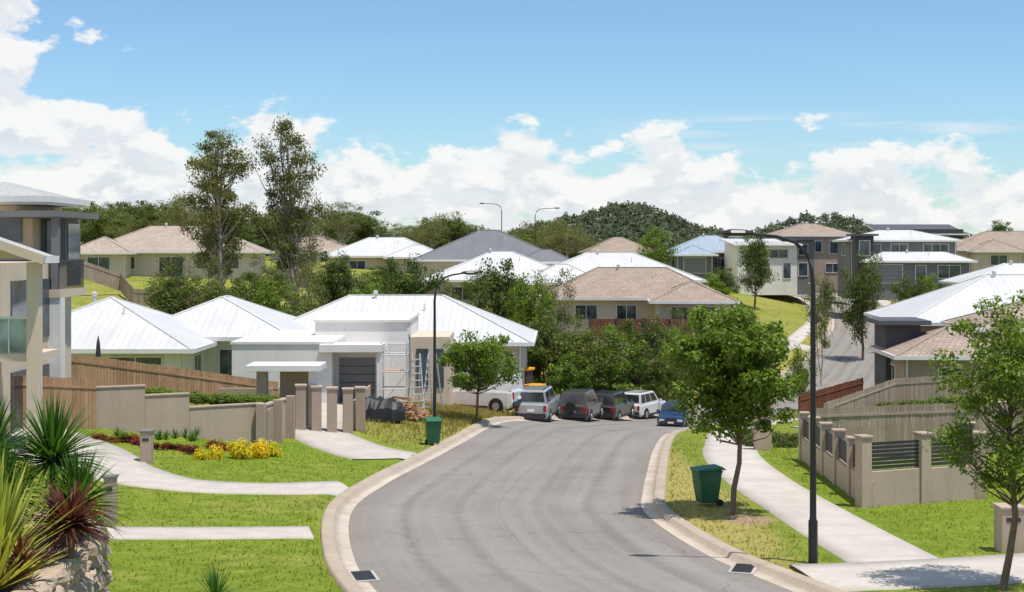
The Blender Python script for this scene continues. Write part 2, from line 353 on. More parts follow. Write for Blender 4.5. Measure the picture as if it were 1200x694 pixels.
ribbon('road',road,[(o,.02+.05*(1-(o/3.9)**2)) for o in offs],asphalt,True)
for sgn in (-1,1):
    pr=[(3.85,.016),(4.20,.03),(4.25,.145),(4.30,.165),(4.52,.168),(4.56,.15),(4.58,-.05)]
    pr=[(sgn*o,z) for o,z in pr]
    if sgn<0: pr=pr[::-1]
    ribbon('kerb',road,pr,kerbc)
def path(name,pts,hw,mat=drivec,dz=.03,n=8,ws=None):
    P=catmull(pts,n); w=None
    if ws is not None: w=np.interp(np.linspace(0,1,len(P)),np.linspace(0,1,len(ws)),ws)
    pr=[(-hw,-.1),(-hw,dz)]+[(o,dz) for o in np.linspace(-hw,hw,5)[1:-1]]+[(hw,dz),(hw,-.1)]
    return ribbon(name,P,pr,mat,base=G,wscale=w)
m,nt,b=newmat('jointed_concrete'); fpm=m
pos=nd(nt,'ShaderNodeNewGeometry').outputs['Position']; uv=nd(nt,'ShaderNodeTexCoord').outputs['UV']; sx=nd(nt,'ShaderNodeSeparateXYZ'); nt.links.new(uv,sx.inputs[0])
fr=mathn(nt,'FRACT',mathn(nt,'MULTIPLY',sx.outputs[1],1/1.5)); fl=mathn(nt,'FLOOR',mathn(nt,'MULTIPLY',sx.outputs[1],1/1.5))
wn=nd(nt,'ShaderNodeTexWhiteNoise',noise_dimensions='1D'); nt.links.new(fl,wn.inputs['W'])
c=mixc(nt,maprange(nt,noise(nt,pos,.9,6,.65),.35,.65,0,1),(.46,.41,.355),(.57,.52,.46))
c=mixc(nt,mathn(nt,'MULTIPLY',wn.outputs[0],.22),c,(.36,.33,.29))
c=mixc(nt,maprange(nt,fr,0,.022,.7,0),c,(.16,.14,.12)); c=mixc(nt,maprange(nt,noise(nt,pos,16,3,.7),.35,.7,0,.2),c,(.33,.30,.27))
nt.links.new(c,b.inputs['Base Color']); b.inputs['Roughness'].default_value=.9
path('footpath',[(8.3,27.5),(8.05,31),(7.75,38),(7.6,44),(7.9,51),(8.9,58),(10.2,66),(12.4,74),(15.4,81),(19,88),(23,96)],1.02,fpm)
path('footpath',[(36.5,133),(42.5,149),(48.5,169),(52,190),(52,214)],1.0,fpm)
path('footpath',[(24,135),(30.5,153),(36.5,172),(39.8,190),(39.8,213)],.8,fpm)
path('concrete_driveway',[(5.95,28.3),(8,28.6),(12,29.6),(18,31.2)],1.35,fpm,.045)
path('concrete_driveway',[(-4.75,41.5),(-7,40.6),(-9.6,40.6),(-12,42.2),(-14.2,44.6),(-17,46.5),(-22,47)],1.0,drivec,.035,ws=[1.3,1,1,1.5,2.1,2.3,2.3])
path('garden_path',[(-4.75,33.6),(-7,33.1),(-9.5,32.6),(-13,32.4)],.8,drivec,.035)
path('concrete_driveway',[(-3.95,50),(-5.6,52.5),(-7.2,55.6),(-8.4,59),(-8.3,67)],1.5,drivec,.035,ws=[1.25,1,.95,.9,.9])
path('concrete_driveway',[(13.8,67.5),(19,68.5),(26,72)],1.8,drivec,.035)
path('concrete_driveway',[(34,146),(26,150),(19,152)],2,drivec,.035)
path('concrete_driveway',[(47.5,165),(54,167),(60,170)],2,drivec,.035)
for (x,y,r) in ((-3.0,28.7,.26),(4.85,29.8,-.3)):
    bb=B(); bb.box(-.27,.27,-.45,.45,0,.03,drainc)
    for i in range(7): bb.box(-.2,.2,-.37+i*.115,-.31+i*.115,.03,.045,trim_d)
    bb.obj('storm_drain',loc=(x,y,h(x,y)+.035),rot=r)
# ------------------------------------------------------------------ houses
def wpane(bb,bg,face,w,d,u,ww,z0,z1,fr=trim_d,door=None):
    M={'F':Matrix.Translation((0,-d/2,0)),'B':Matrix.Translation((0,d/2,0))@Matrix.Rotation(math.pi,4,'Z'),
       'L':Matrix.Translation((-w/2,0,0))@Matrix.Rotation(-math.pi/2,4,'Z'),'R':Matrix.Translation((w/2,0,0))@Matrix.Rotation(math.pi/2,4,'Z')}[face]
    x0=u-ww/2;x1=u+ww/2;t=.07
    bg.box(x0,x1,-.03,.03,z0,z1,door or glass,M)
    bb.box(x0-t,x0,-.07,.03,z0-t,z1+t,fr,M); bb.box(x1,x1+t,-.07,.03,z0-t,z1+t,fr,M)
    bb.box(x0,x1,-.07,.03,z1,z1+t,fr,M); bb.box(x0,x1,-.09,.03,z0-t,z0,fr,M)
    if ww>1.3 and not door:
        k=max(2,int(ww/.95))
        for i in range(1,k): bb.box(x0+ww*i/k-.025,x0+ww*i/k+.025,-.055,.03,z0,z1,fr,M)
    if door:
        k=5
        for i in range(1,k): bb.box(x0,x1,-.036,.03,z0+(z1-z0)*i/k-.015,z0+(z1-z0)*i/k+.015,trim_d,M)
def hip(bb,w,d,z,rise,ov,mat,fas):
    W2=w/2+ov;D2=d/2+ov
    if w>=d: r=W2-D2; R=[(-r,0,z+rise),(r,0,z+rise)]
    else: r=D2-W2; R=[(0,-r,z+rise),(0,r,z+rise)]
    c=[(-W2,-D2,z),(W2,-D2,z),(W2,D2,z),(-W2,D2,z)]
    if w>=d: fs=[(c[0],c[1],R[1],R[0]),(c[1],c[2],R[1]),(c[2],c[3],R[0],R[1]),(c[3],c[0],R[0])]; hp=[(c[0],R[0]),(c[3],R[0]),(c[1],R[1]),(c[2],R[1]),(R[0],R[1])]
    else: fs=[(c[0],c[1],R[0]),(c[1],c[2],R[1],R[0]),(c[2],c[3],R[1]),(c[3],c[0],R[0],R[1])]; hp=[(c[0],R[0]),(c[1],R[0]),(c[2],R[1]),(c[3],R[1]),(R[0],R[1])]
    for f in fs: bb.face(f,mat)
    for a,b_ in hp:
        if (Vector(a)-Vector(b_)).length>.05: bb.beam(a,b_,.2,.07,mat)
    t=.12
    bb.box(-W2-t,W2+t,-D2-t,-D2,z-.2,z+.02,fas); bb.box(-W2-t,W2+t,D2,D2+t,z-.2,z+.02,fas)
    bb.box(-W2-t,-W2,-D2,D2,z-.2,z+.02,fas); bb.box(W2,W2+t,-D2,D2,z-.2,z+.02,fas)
    bb.box(-W2,W2,-D2,D2,z-.13,z-.1,trim_w)
    if w>9:
        bb.tube([(w*.12,-.35*D2,z+rise*.5),(w*.12,-.35*D2,z+rise*.65+.45)],.05,8,trim_w)
        bb.tube([(-w*.08,-.4,z+rise*.75),(-w*.08,-.4,z+rise+.05),(-w*.08,-.4,z+rise+.08),(-w*.08,-.4,z+rise+.24),(-w*.08,-.4,z+rise+.3)],[.1,.1,.15,.15,.04],10,metalg)
def house(name,x,y,z,rot,wings,roofm,wallm,fas=trim_w):
    e=empty(name,(x,y,z),math.radians(rot)); 
    for i,wg in enumerate(wings):
        dx,dy,w,d,Hh,rise,z0,wins=wg[:8]; kind=wg[8] if len(wg)>8 else 'hip'; wm=wg[9] if len(wg)>9 else wallm; rm=wg[10] if len(wg)>10 else roofm
        bw=B(); bw.box(-w/2,w/2,-d/2,d/2,z0-2.0*(z0==0),z0+Hh-.1,wm)
        bw.obj('walls',e,(dx,dy,0))
        br=B()
        if kind=='hip':
            hip(br,w,d,z0+Hh,rise,.55,rm,fas)
            for sx_ in (-1,1): br.beam((sx_*(w/2-.15),-d/2-.06,z0+Hh-.15),(sx_*(w/2-.15),-d/2-.06,z0-.2),.09,.09,fas)
        elif kind=='flat':
            br.box(-w/2-.5,w/2+.5,-d/2-.6,d/2+.5,z0+Hh-.09,z0+Hh+.16,rm)
        elif kind=='skill':
            a=z0+Hh; pts=[(-w/2-.6,-d/2-.6,a),(w/2+.6,-d/2-.6,a),(w/2+.6,d/2+.6,a+rise),(-w/2-.6,d/2+.6,a+rise)]
            br.face(pts,rm); br.face([(p[0],p[1],p[2]-.2) for p in pts][::-1],fas)
            for p,q in ((0,1),(1,2),(2,3),(3,0)): br.face([(pts[p][0],pts[p][1],pts[p][2]-.2),(pts[q][0],pts[q][1],pts[q][2]-.2),pts[q],pts[p]],fas)
            br.box(-w/2,w/2,-d/2+.1,d/2,a-.11,a+rise*.45,wm)
        br.obj('roof',e,(dx,dy,0))
        bf=B();bg=B()
        for wi in wins:
            f,u,ww,a,c2=wi[:5]; wpane(bf,bg,f,w,d,u,ww,z0+a,z0+c2,fr=trim_w if len(wi)<7 else wi[6],door=wi[5] if len(wi)>5 else None)
        if wins: bf.obj('window_frames',e,(dx,dy,0)); bg.obj('window_glass',e,(dx,dy,0))
    return e
GD=garage_m
house('white_roof_house',-21.4,76,-7.7,0,[(0,0,10,10,2.65,2.4,0,[('F',-2.5,1.8,.9,2.1),('F',2.6,2.6,.1,2.2),('R',-2,1.6,.9,2.1)]),
  (5.0,5.5,8.4,10,2.9,2.0,0,[('F',1.2,1.0,.3,2.2),('F',3.0,1.4,.9,2.1),('R',0,1.6,.9,2.1)])],white_roof,w_white)
house('white_roof_house',-7,86.5,-8.3,-2,[(0,0,15.6,10,2.9,2.5,0,[('F',5.6,1.4,.9,2.2),('F',3.2,2.4,.1,2.2),('F',7,.5,.9,2.2),('R',0,2,.9,2.1)])],white_roof,w_cream)
house('brown_roof_house',-35.5,152,-3.1,4,[(0,0,17,11,2.7,2.7,0,[('F',-4.5,1.6,.9,2.1),('F',0,2.4,.1,2.1),('F',3.4,1.6,.9,2.1),('F',6.2,1.4,.9,2.1)]),(-6.8,-5,5.5,6,2.6,1.6,0,[('F',0,2.2,.2,2.1)])],beige_roof,w_cream)
house('grey_roof_house',-2.5,157,-4.2,0,[(0,0,15,13,2.9,3.2,0,[('F',-3,2,.9,2.1),('F',3,2,.9,2.1)]),(6,-7,5,4,2.7,1.3,0,[('F',0,2,.9,2.1)])],grey_roof,w_cream)
house('white_roof_house',1.5,141,-5.9,3,[(-2.5,1,14,12,2.8,2.7,0,[('F',-4,2,.9,2.1)]),(8,-2,15.5,11,2.8,2.6,0,[('F',-2,2,.9,2.1),('F',3,2.4,.1,2.1)]),(3,-5.5,7,6,2.6,1.7,0,[('F',0,2,.9,2.1)])],white_roof,w_white)
house('taupe_roof_house',10.5,124.5,-7.0,-3,[(0,0,15,9,2.75,2.5,0,[('F',-4,1.8,.9,2.1),('F',-.6,1.6,.9,2.1),('F',2.4,1.2,.6,2.1),('R',0,1.6,.9,2.1)]),(4.8,-5,6,6,2.6,1.6,0,[('F',-1.2,1.3,.9,2.1),('F',1.4,1.3,.9,2.1)])],taupe_roof,w_cream)
house('white_roof_house',-15,170,-3.7,0,[(0,0,13,9,2.7,2.2,0,[('F',-3,1.8,.9,2.1),('F',3,1.8,.9,2.1)]),(4,-5,6,5,2.6,1.4,0,[('F',0,2,.9,2.1)])],white_roof,w_cream)
house('beige_roof_house',-25,182,-3.3,0,[(0,0,10,9,2.7,2.2,0,[('F',-2,1.8,.9,2.1),('F',2,1.8,.9,2.1)])],beige_roof,w_white)
house('beige_roof_house',14.5,195,-3.3,0,[(0,0,9,8,2.7,2,0,[('F',-2,1.8,.9,2.1),('F',2,1.8,.9,2.1)])],taupe_roof,w_cream)
house('blue_roof_house',28,202,-3.6,0,[(0,0,11,9,3,2.3,0,[('F',-3,1.8,.9,2.1),('F',1,1.8,.9,2.1)]),(-3,-5,5,5,2.6,1.3,0,[('F',0,3,.1,2.2,GD)])],blue_roof,w_grey)
house('two_storey_house',42.5,204,-4.4,0,[(0,0,11,9,6.1,1.7,0,[('F',-3.4,1.8,3.8,5.3),('F',0,1.8,3.8,5.3),('F',3.2,2.2,3.6,5.4),('F',-3,3,.1,2.3,GD),('F',2.5,2,.9,2.1)])],taupe_roof,w_taupe)
house('two_storey_house',33.5,192,-4.3,4,[(0,0,8,8,4.7,.8,0,[('F',-2,1.8,2.9,4.0),('F',1.5,2.4,2.9,4.0),('F',-1.2,3,.1,2.2,GD),('F',2.6,1,.2,2.2)],'skill',w_white,white_roof),(5.2,1,3,7,5.4,.3,0,[('F',0,1.2,3.3,4.7),('F',0,1.2,.5,2.2)],'flat',w_grey,char_roof)],white_roof,w_white)
house('two_storey_house',48.8,181,-4.4,-3,[(0,0,13,9,5.3,1.3,0,[('F',-4,2.4,3.4,4.8),('F',-.5,2,3.4,4.8),('F',4,3,3.2,4.8),('L',0,2,3.4,4.8)]),(1,-6,12.4,5,2.75,1.1,0,[('F',-3.8,3.6,.1,2.3,GD),('F',.2,1.2,.1,2.2),('F',3.6,2.6,.7,2.2)]),(-5.2,-5.2,2.2,3.2,5.9,0,0,[('F',0,1.2,3.4,5.2)],'flat',w_dark,char_roof)],white_roof,w_grey)
house('dark_roof_house',67,236,-3.4,0,[(0,0,13,9,5.6,1.7,0,[('F',-3,2,3.3,5),('F',2,3,3.3,5)],'skill'),],char_roof,w_dark)
house('taupe_roof_house',72.5,204,-3.2,-4,[(0,0,20,11,2.9,2.6,0,[('F',-6.5,1.8,.9,2.1),('F',-3,2,.9,2.1),('F',1,2.4,.1,2.1)]),(-5,-6,6,6,2.7,1.6,0,[('F',0,2.2,.8,2.1)])],taupe_roof,w_cream)
house('beige_roof_house',88,180,-3.6,0,[(0,0,16,11,2.9,2.6,0,[('F',-4,2,.9,2.1)])],beige_roof,w_cream)
house('white_roof_house',51,143,-6.4,0,[(0,0,12,9,2.9,1.9,0,[('F',-3.5,1.8,.9,2.1),('F',0,1.8,.9,2.1)])],white_roof,w_white)
house('white_roof_house',34.8,99,-8.1,-4,[(0,0,16.5,13,3.2,3.0,0,[('F',-5,2,.9,2.2),('L',0,2.4,.9,2.2),('L',-4,1.2,.9,2.2)]),(2.5,-9,12,7,3.4,1.9,0,[('L',0,2,.9,2.2),('F',-3,2,.9,2.2)])],white_roof,w_taupe)
house('taupe_roof_house',25.6,82,-8.9,-4,[(.4,0,8,6.5,2.9,1.5,0,[('F',-1.5,1.2,.9,2.2),('L',0,1.6,.9,2.1)]),(4.8,2.5,7,7,4.3,1.5,0,[('F',1,1.6,2.9,4),('L',-1,1,2.9,4)]),(-2.9,2.2,2,3.4,4.5,.2,0,[],'flat',w_dark,char_roof)],taupe_roof,w_taupe)
house('white_roof_house',48,118,-7.5,0,[(0,0,15,12,3,2.6,0,[('F',-4,2,.9,2.2)])],white_roof,w_cream)
e=empty('modern_white_house',(0,0,0)); bb=B()
bb.box(-13.0,-8.35,66,75,-9,-4.5,w_white); bb.box(-13.06,-8.3,65.94,75,-4.5,-4.38,trim_w)
bb.box(-8.35,-6.2,67.6,75,-9,-4.85,w_white); bb.box(-9.8,-5.2,70.8,79,-9,-3.72,w_white); bb.box(-9.88,-5.12,70.7,79,-3.72,-3.6,trim_w)
bb.box(-8.9,-6.0,65.6,67.6,-4.84,-4.5,trim_w); bb.box(-6.25,-6.0,65.7,65.95,-8,-4.84,w_white)
bb.box(-5.2,-3.2,73,78.2,-9,-4.6,w_cream)
bb.obj('walls',e); bb=B()
bb.box(-8.2,-6.5,67.54,67.62,-7.6,-5.25,GD)
for i in range(1,6): bb.box(-8.2,-6.5,67.52,67.56,-7.6+i*.39,-7.57+i*.39,trim_d)
bb.box(-5.22,-5.14,71.6,72.3,-6.6,-4.4,glass); bb.box(-4.9,-4.3,72.94,73.02,-7.2,-5.2,glass); bb.box(-3.9,-3.5,72.94,73.02,-7.2,-5.2,glass)
bb.box(-11.8,-11.2,65.95,66.02,-6.6,-6.2,glass); bb.obj('doors_and_windows',e)
bb=B(); bb.box(-10.7,-7.7,57,59,-4.98,-4.74,trim_w); bb.box(-10.3,-9.9,57.3,57.8,-8,-4.98,w_taupe); bb.box(-9.5,-8.3,58.2,58.6,-8,-4.98,w_taupe); bb.box(-8.2,-7.95,57.3,57.6,-8,-4.98,w_white)
bb.obj('gate_portico',bevel=.01)
# balcony house
e=empty('balcony_house',(0,0,0)); bw=B()
bw.box(-28,-17.7,52.5,56,-8,1.55,w_cream)
bw.box(-17.7,-16.75,53.4,55.2,-1.46,1.34,w_grey); bw.box(-17.7,-17.2,53.2,55.5,-8,-1.79,w_cream)
bw.box(-18.4,-15.95,50.2,53.3,-1.78,-1.5,w_cream)
bw.box(-16.45,-15.95,50.25,50.75,-8,-1.78,w_white); bw.box(-17.15,-16.8,53.0,53.35,-8,-1.79,w_white)
bw.box(-16.3,-16.05,50.3,50.55,-1.5,1.05,w_grey); bw.box(-17.45,-17.2,50.9,51.15,-8,-1.79,w_white)
bw.box(-18.4,-15.95,50.15,54.9,1.08,1.30,w_grey)
bw.box(-24,-16.4,45.6,52.4,-8,-.5,w_cream)
bw.box(-14.82,-14.44,43.4,43.75,-6.6,-.45,w_cream); bw.box(-18,-17.6,43.4,43.75,-6.6,-.45,w_cream)
bw.box(-24,-14.5,43.5,45.55,-3.5,-3.25,w_cream)
bw.obj('walls',e)
br=B()
a=[(-28.5,51.6,1.85),(-16.9,51.6,1.85),(-16.9,56.6,1.85),(-28.5,56.6,1.85)]; t_=[(-26,54.1,2.5),(-19.2,54.1,2.5)]
br.face([a[0],a[1],t_[1],t_[0]],light_roof); br.face([a[1],a[2],t_[1]],light_roof); br.face([a[2],a[3],t_[0],t_[1]],light_roof); br.face([a[3],a[0],t_[0]],light_roof)
br.box(-28.6,-16.8,51.48,51.6,1.65,1.87,trim_w); br.box(-16.9,-16.78,51.6,56.6,1.65,1.87,trim_w); br.box(-28.5,-16.9,51.6,56.6,1.56,1.7,trim_w)
y0,y1=42.9,44.3
a=(-14.2,y0,-.28);b_=(-18.9,y0,1.35);c_=(-18.9,y1,1.35);d_=(-14.2,y1,-.28)
br.face([a,d_,c_,b_],light_roof); br.face([(p[0],p[1],p[2]-.22) for p in (a,b_,c_,d_)],trim_w)
br.beam((-14.1,y0,-.38),(-18.9,y0,1.27),.1,.28,w_cream); br.box(-14.25,-14.1,y0,y1,-.48,-.26,trim_w)
br.face([(-14.9,43.6,-.32),(-18.6,43.6,-.32),(-18.6,43.6,.95)],w_cream)
br.obj('roof',e)
bg=B(); bg.box(-17.5,-16.95,53.33,53.42,-1.2,1.0,glass) ; bg.box(-16.78,-16.72,53.6,55,-.9,.9,glass)
bg.box(-21,-18,45.5,45.62,-3.1,-1.0,glass); bg.box(-16.42,-16.34,46.5,50.5,-3.1,-1.1,glass); bg.box(-20,-17.9,45.5,45.62,-6.3,-4.1,glass)
bg.box(-16.42,-16.34,46.5,50.5,-6.2,-4.1,glass); bg.box(-18.9,-18.1,52.42,52.52,.2,1.1,glass); bg.obj('windows',e)
bl=B(); bl.box(-18,-14.62,43.56,43.6,-3.2,-2.2,glass_r); bl.box(-18,-14.56,43.52,43.64,-2.2,-2.12,metalg)
for x in (-17.2,-16.3,-15.4,-14.65): bl.box(x-.025,x+.025,43.52,43.62,-3.25,-2.2,metalg)
bl.box(-18.4,-16.0,50.3,50.34,-.5,-.44,trim_d)
for i in range(21): bl.box(-18.35+i*.115,-18.33+i*.115,50.31,50.33,-1.5,-.5,trim_d)
for i in range(24): bl.box(-16.01,-15.99,50.45+i*.115,50.47+i*.115,-1.5,-.5,trim_d)
bl.box(-16.03,-15.97,50.34,53.2,-.5,-.44,trim_d); bl.obj('balustrades',e)
# ------------------------------------------------------------------ walls & fences
def fence(name,pts,hgt,mat,bw=.14,gap=.012,post=2.4):
    bb=B()
    for (x0,y0,z0),(x1,y1,z1) in zip(pts[:-1],pts[1:]):
        a=Vector((x0,y0,0));d=Vector((x1-x0,y1-y0,0));L=d.length;ang=math.atan2(d.y,d.x);n=max(1,int(L/bw))
        M0=Matrix.Translation(a)@Matrix.Rotation(ang,4,'Z')
        for i in range(n):
            u=i*L/n; z=z0+(z1-z0)*(i+.5)/n+random.uniform(-.015,.015); o=random.uniform(-.006,.006)
            bb.box(u,u+L/n-gap,o,o+.02,z-hgt,z,mat,M0)
        for i in range(int(L/post)+1):
            u=min(i*post,L-.1); z=z0+(z1-z0)*u/L; bb.box(u,u+.1,.03,.13,z-hgt,z-.05,mat,M0)
        bb.beam((x0,y0,z0-.3),(x1,y1,z1-.3),.06,.08,mat)
    return bb.obj(name)
fence('timber_fence',[(-22,45,-3.7),(-18,46.2,-4.05),(-14.35,49.1,-4.55)],2.0,timber)
fence('timber_fence',[(-18.5,57.5,-4.2),(-14.4,61,-5.15),(-10.6,64.5,-6.1)],2.0,timber)
fence('timber_fence',[(-13,64.6,-6.2),(-9.0,65.4,-6.6)],1.6,timber_g)
fence('timber_fence',[(10.7,50.6,-5.72),(15.6,51.2,-5.62),(22,52,-5.5)],1.8,timber_g)
fence('timber_fence',[(14.6,66,-7.2),(16.4,72,-7.7),(20.5,76,-7.0),(26,77,-6.8)],1.7,timber_g)
fence('timber_fence',[(16,79,-8.2),(20.5,83,-7.6)],1.2,red_wood)
fence('timber_fence',[(-40,126,-.5),(-35.8,130,-2.4),(-33,124,-3.6),(-24,123,-4.2)],1.6,timber_g,bw=.3)
fence('timber_fence',[(-24,143,-2.2),(-12,139,-3.2),(-6,133,-4.2)],1.6,timber_g,bw=.3)
bb=B(); bb.box(6.2,15.3,115.2,115.4,-10,-7.25,w_beige); bb.box(6.2,15.3,115.15,115.3,-7.2,-5.8,red_wood)
for i in range(5): bb.box(6.2+i*2.2,6.4+i*2.2,115.0,115.16,-10,-5.7,w_dark)
bb.obj('retaining_wall')
bb=B(); bb.box(-31,-23.5,128,128.25,-7,-4.1,red_wood); bb.obj('retaining_wall')
def wallseg(bb,p,q,zt,zb,t,mat,cap=None):
    a=Vector((p[0],p[1],0));d=Vector((q[0]-p[0],q[1]-p[1],0)); M=Matrix.Translation(a)@Matrix.Rotation(math.atan2(d.y,d.x),4,'Z')
    bb.box(0,d.length,0,t,zb,zt,mat,M)
    if cap: bb.box(-.03,d.length+.03,-.03,t+.03,zt,zt+.06,cap,M)
bb=B(); wallseg(bb,(-14.5,49.3),(-12.9,50.0),-4.9,-7.5,.25,w_beige,w_taupe); wallseg(bb,(-12.9,50.02),(-11.5,50.7),-5.25,-7.6,.25,w_beige,w_taupe)
wallseg(bb,(-11.5,50.72),(-9.1,52.1),-5.75,-8,.25,w_beige,w_taupe); wallseg(bb,(-9.1,52.12),(-8.6,54.8),-5.85,-8.3,.25,w_beige,w_taupe)
bb.obj('retaining_wall',bevel=.01)
bb=B()
for x,y in ((-9.15,51.85),(-8.75,53.2),(-8.5,54.6)): bb.box(x-.16,x+.16,y-.16,y+.16,-8.3,-5.7,w_taupe)
for i in range(12): bb.box(-9.0,-8.9,52.1+i*.2,52.2+i*.2,-7.6,-5.95,w_beige)
bb.obj('slatted_gate')
for x,y in ((-8.45,56.9),(-7.85,57.1),(-7.25,57.3),(-6.65,57.6),(-6.25,58.6)):
    bb=B(); bb.box(-.2,.2,-.2,.2,-.5,1.75,w_taupe); bb.box(-.24,.24,-.24,.24,1.75,1.83,w_beige); bb.obj('gate_pillar',loc=(x,y,g(x,y)),rot=.15,bevel=.01)
bb=B(); 
for i in range(14): bb.box(-6.6+.0,-6.52,58+i*.55,58.5+i*.55,-8.4,-6.35,w_beige)
bb.box(-12.5,-10.2,60.5,60.7,-8,-6.0,w_taupe); bb.obj('garden_wall')
e=empty('slatted_front_wall',(0,0,0)); bb=B(); bs=B()
def slatrun(p,q,n,hb,ht):
    for i in range(n):
        a=(p[0]+(q[0]-p[0])*i/n,p[1]+(q[1]-p[1])*i/n); b_=(p[0]+(q[0]-p[0])*(i+1)/n,p[1]+(q[1]-p[1])*(i+1)/n)
        gz=(g(*a)+g(*b_))/2; zb=gz+hb; zt=gz+ht
        wallseg(bb,a,b_,zb,gz-.6,.2,w_beige)
        d=Vector((b_[0]-a[0],b_[1]-a[1],0)); M=Matrix.Translation((a[0],a[1],0))@Matrix.Rotation(math.atan2(d.y,d.x),4,'Z')
        bb.box(-.16,.16,-.06,.26,gz-.6,zt+.12,w_beige,M); bb.box(-.2,.2,-.1,.3,zt+.12,zt+.18,w_taupe,M)
        k=7
        for j in range(k):
            z0=zb+.05+(zt-zb-.05)*j/k; bs.box(.16,d.length-.16,.07,.11,z0,z0+(zt-zb)/k*.7,trim_d,M)
slatrun((10.15,50),(9.5,38.2),5,.75,1.45); slatrun((9.5,38.2),(13.1,39.6),2,.95,1.75); slatrun((13.1,39.6),(14.6,46),2,.95,1.75)
bb.obj('rendered_wall',e,bevel=.01); bs.obj('slats',e)
for x,y,hh,s in ((-11.3,44,.95,.17),(-9.6,34,1.1,.13),(10.95,31.3,.95,.26),(9.6,54.5,1.5,.3)):
    bb=B(); bb.box(-s,s,-s,s,-.3,hh,w_taupe if s<.2 else w_beige); bb.box(-s-.03,s+.03,-s-.03,s+.03,hh,hh+.06,w_grey if s<.2 else w_beige); bb.box(-s*.6,s*.6,-s-.015,-s+.01,hh*.72,hh*.82,trim_d)
    bb.obj('letterbox',loc=(x,y,g(x,y)),bevel=.01)
bb=B()
def rock(bb,c,s):
    n=8; secs=[]
    for k,(zz,rr) in enumerate(((-.5,.75),(-.2,1),(.25,.98),(.5,.7))):
        secs.append([(c[0]+s[0]*.5*rr*math.cos(2*math.pi*j/n+.39)*random.uniform(.95,1.35),c[1]+s[1]*.5*rr*math.sin(2*math.pi*j/n+.39)*random.uniform(.95,1.35),c[2]+s[2]*zz+random.uniform(-.03,.03)) for j in range(n)])
    bb.loft(secs,stone)
pl=[(-6.75,14),(-6.85,20),(-7.0,24.0),(-7.9,25.6),(-11,26.4)]
for (x0,y0),(x1,y1) in zip(pl[:-1],pl[1:]):
    L=math.hypot(x1-x0,y1-y0); n=int(L/.36)
    for i in range(n):
        for k in range(8):
            t=(i+.5*(k%2))/n; s_=random.uniform(.7,1.2); rock(bb,(x0+(x1-x0)*t,y0+(y1-y0)*t,-6.4+k*.21),(.42*s_,.42*s_,.24))
bb.obj('rock_retaining_wall')
bb=B(); bb.box(-14,-7.0,12,24.6,-7,-4.85,mulch); bb.obj('garden_bed')
bb=B()
for i in range(34):
    t=random.random(); x=19+5*t+random.uniform(-1,1); y=112+8*t; rock(bb,(x-2,y+6,h(x-2,y+6)+random.choice((.2,.8,1.3))),(1.1,.9,.7))
bb.obj('boulder_retaining_wall')
# ------------------------------------------------------------------ lamps, bins
def lamp(x,y,hgt,ang,arm=1.55):
    bb=B()
    bb.tube([(0,0,-.3),(0,0,.9)],.10,12,polem); bb.tube([(0,0,.9),(0,0,1.0),(0,0,hgt*.55),(0,0,hgt-1.1),(.03,0,hgt-.75),(.14,0,hgt-.42),(.38,0,hgt-.18),(.75,0,hgt-.06),(arm-.2,0,hgt)],[.08,.07,.058,.05,.045,.042,.04,.035,.03],10,polem)
    secs=[]
    for u,w,t in ((arm-.28,.05,.04),(arm-.1,.13,.07),(arm+.2,.15,.08),(arm+.4,.06,.03)):
        secs.append([(u,w*math.cos(a),hgt+.02+t*math.sin(a)) for a in [i*math.pi/4 for i in range(8)]])
    bb.loft(secs,polem); bb.box(arm-.05,arm+.22,-.09,.09,hgt-.075,hgt-.045,head)
    return bb.obj('street_lamp',loc=(x,y,g(x,y)),rot=ang,smooth=False)
lamp(6.35,30,6.95,math.pi); lamp(-3.1,57,6.75,0.3,1.4); lamp(20.5,116,6.5,math.pi+.4,1.5)
lamp(-1.2,165,8.5,math.pi,2.2); lamp(2.6,160,8.5,0,2.4); lamp(19,185,8.5,math.pi,2.0); lamp(33,150,7,math.pi,1.6); lamp(52,185,8,math.pi,1.6)
def wbin(x,y,rot):
    bb=B(); secs=[]
    for z,w,d in ((.1,.22,.24),(.5,.255,.30),(.9,.28,.345),(.93,.30,.37),(.97,.30,.37)):
        secs.append([(-w,-d,z),(w,-d,z),(w,d*.9,z),(-w,d*.9,z)])
    bb.loft(secs,binm)
    bb.loft([[(-.31,-.39,.975),(.31,-.39,.975),(.31,.36,.99),(-.31,.36,.99)],[(-.30,-.37,1.02),(.30,-.37,1.02),(.30,.34,1.07),(-.30,.34,1.07)]],binl)
    bb.tube([(-.28,.40,1.0),(.28,.40,1.0)],.025,8,binm)
    for s in (-1,1): bb.tube([(s*.2,.26,.1),(s*.27,.26,.1)],.1,12,tyre)
    return bb.obj('wheelie_bin',loc=(x,y,g(x,y)),rot=rot,bevel=.008)
wbin(5.3,38.6,-1.3); wbin(-3.1,55.8,.2)
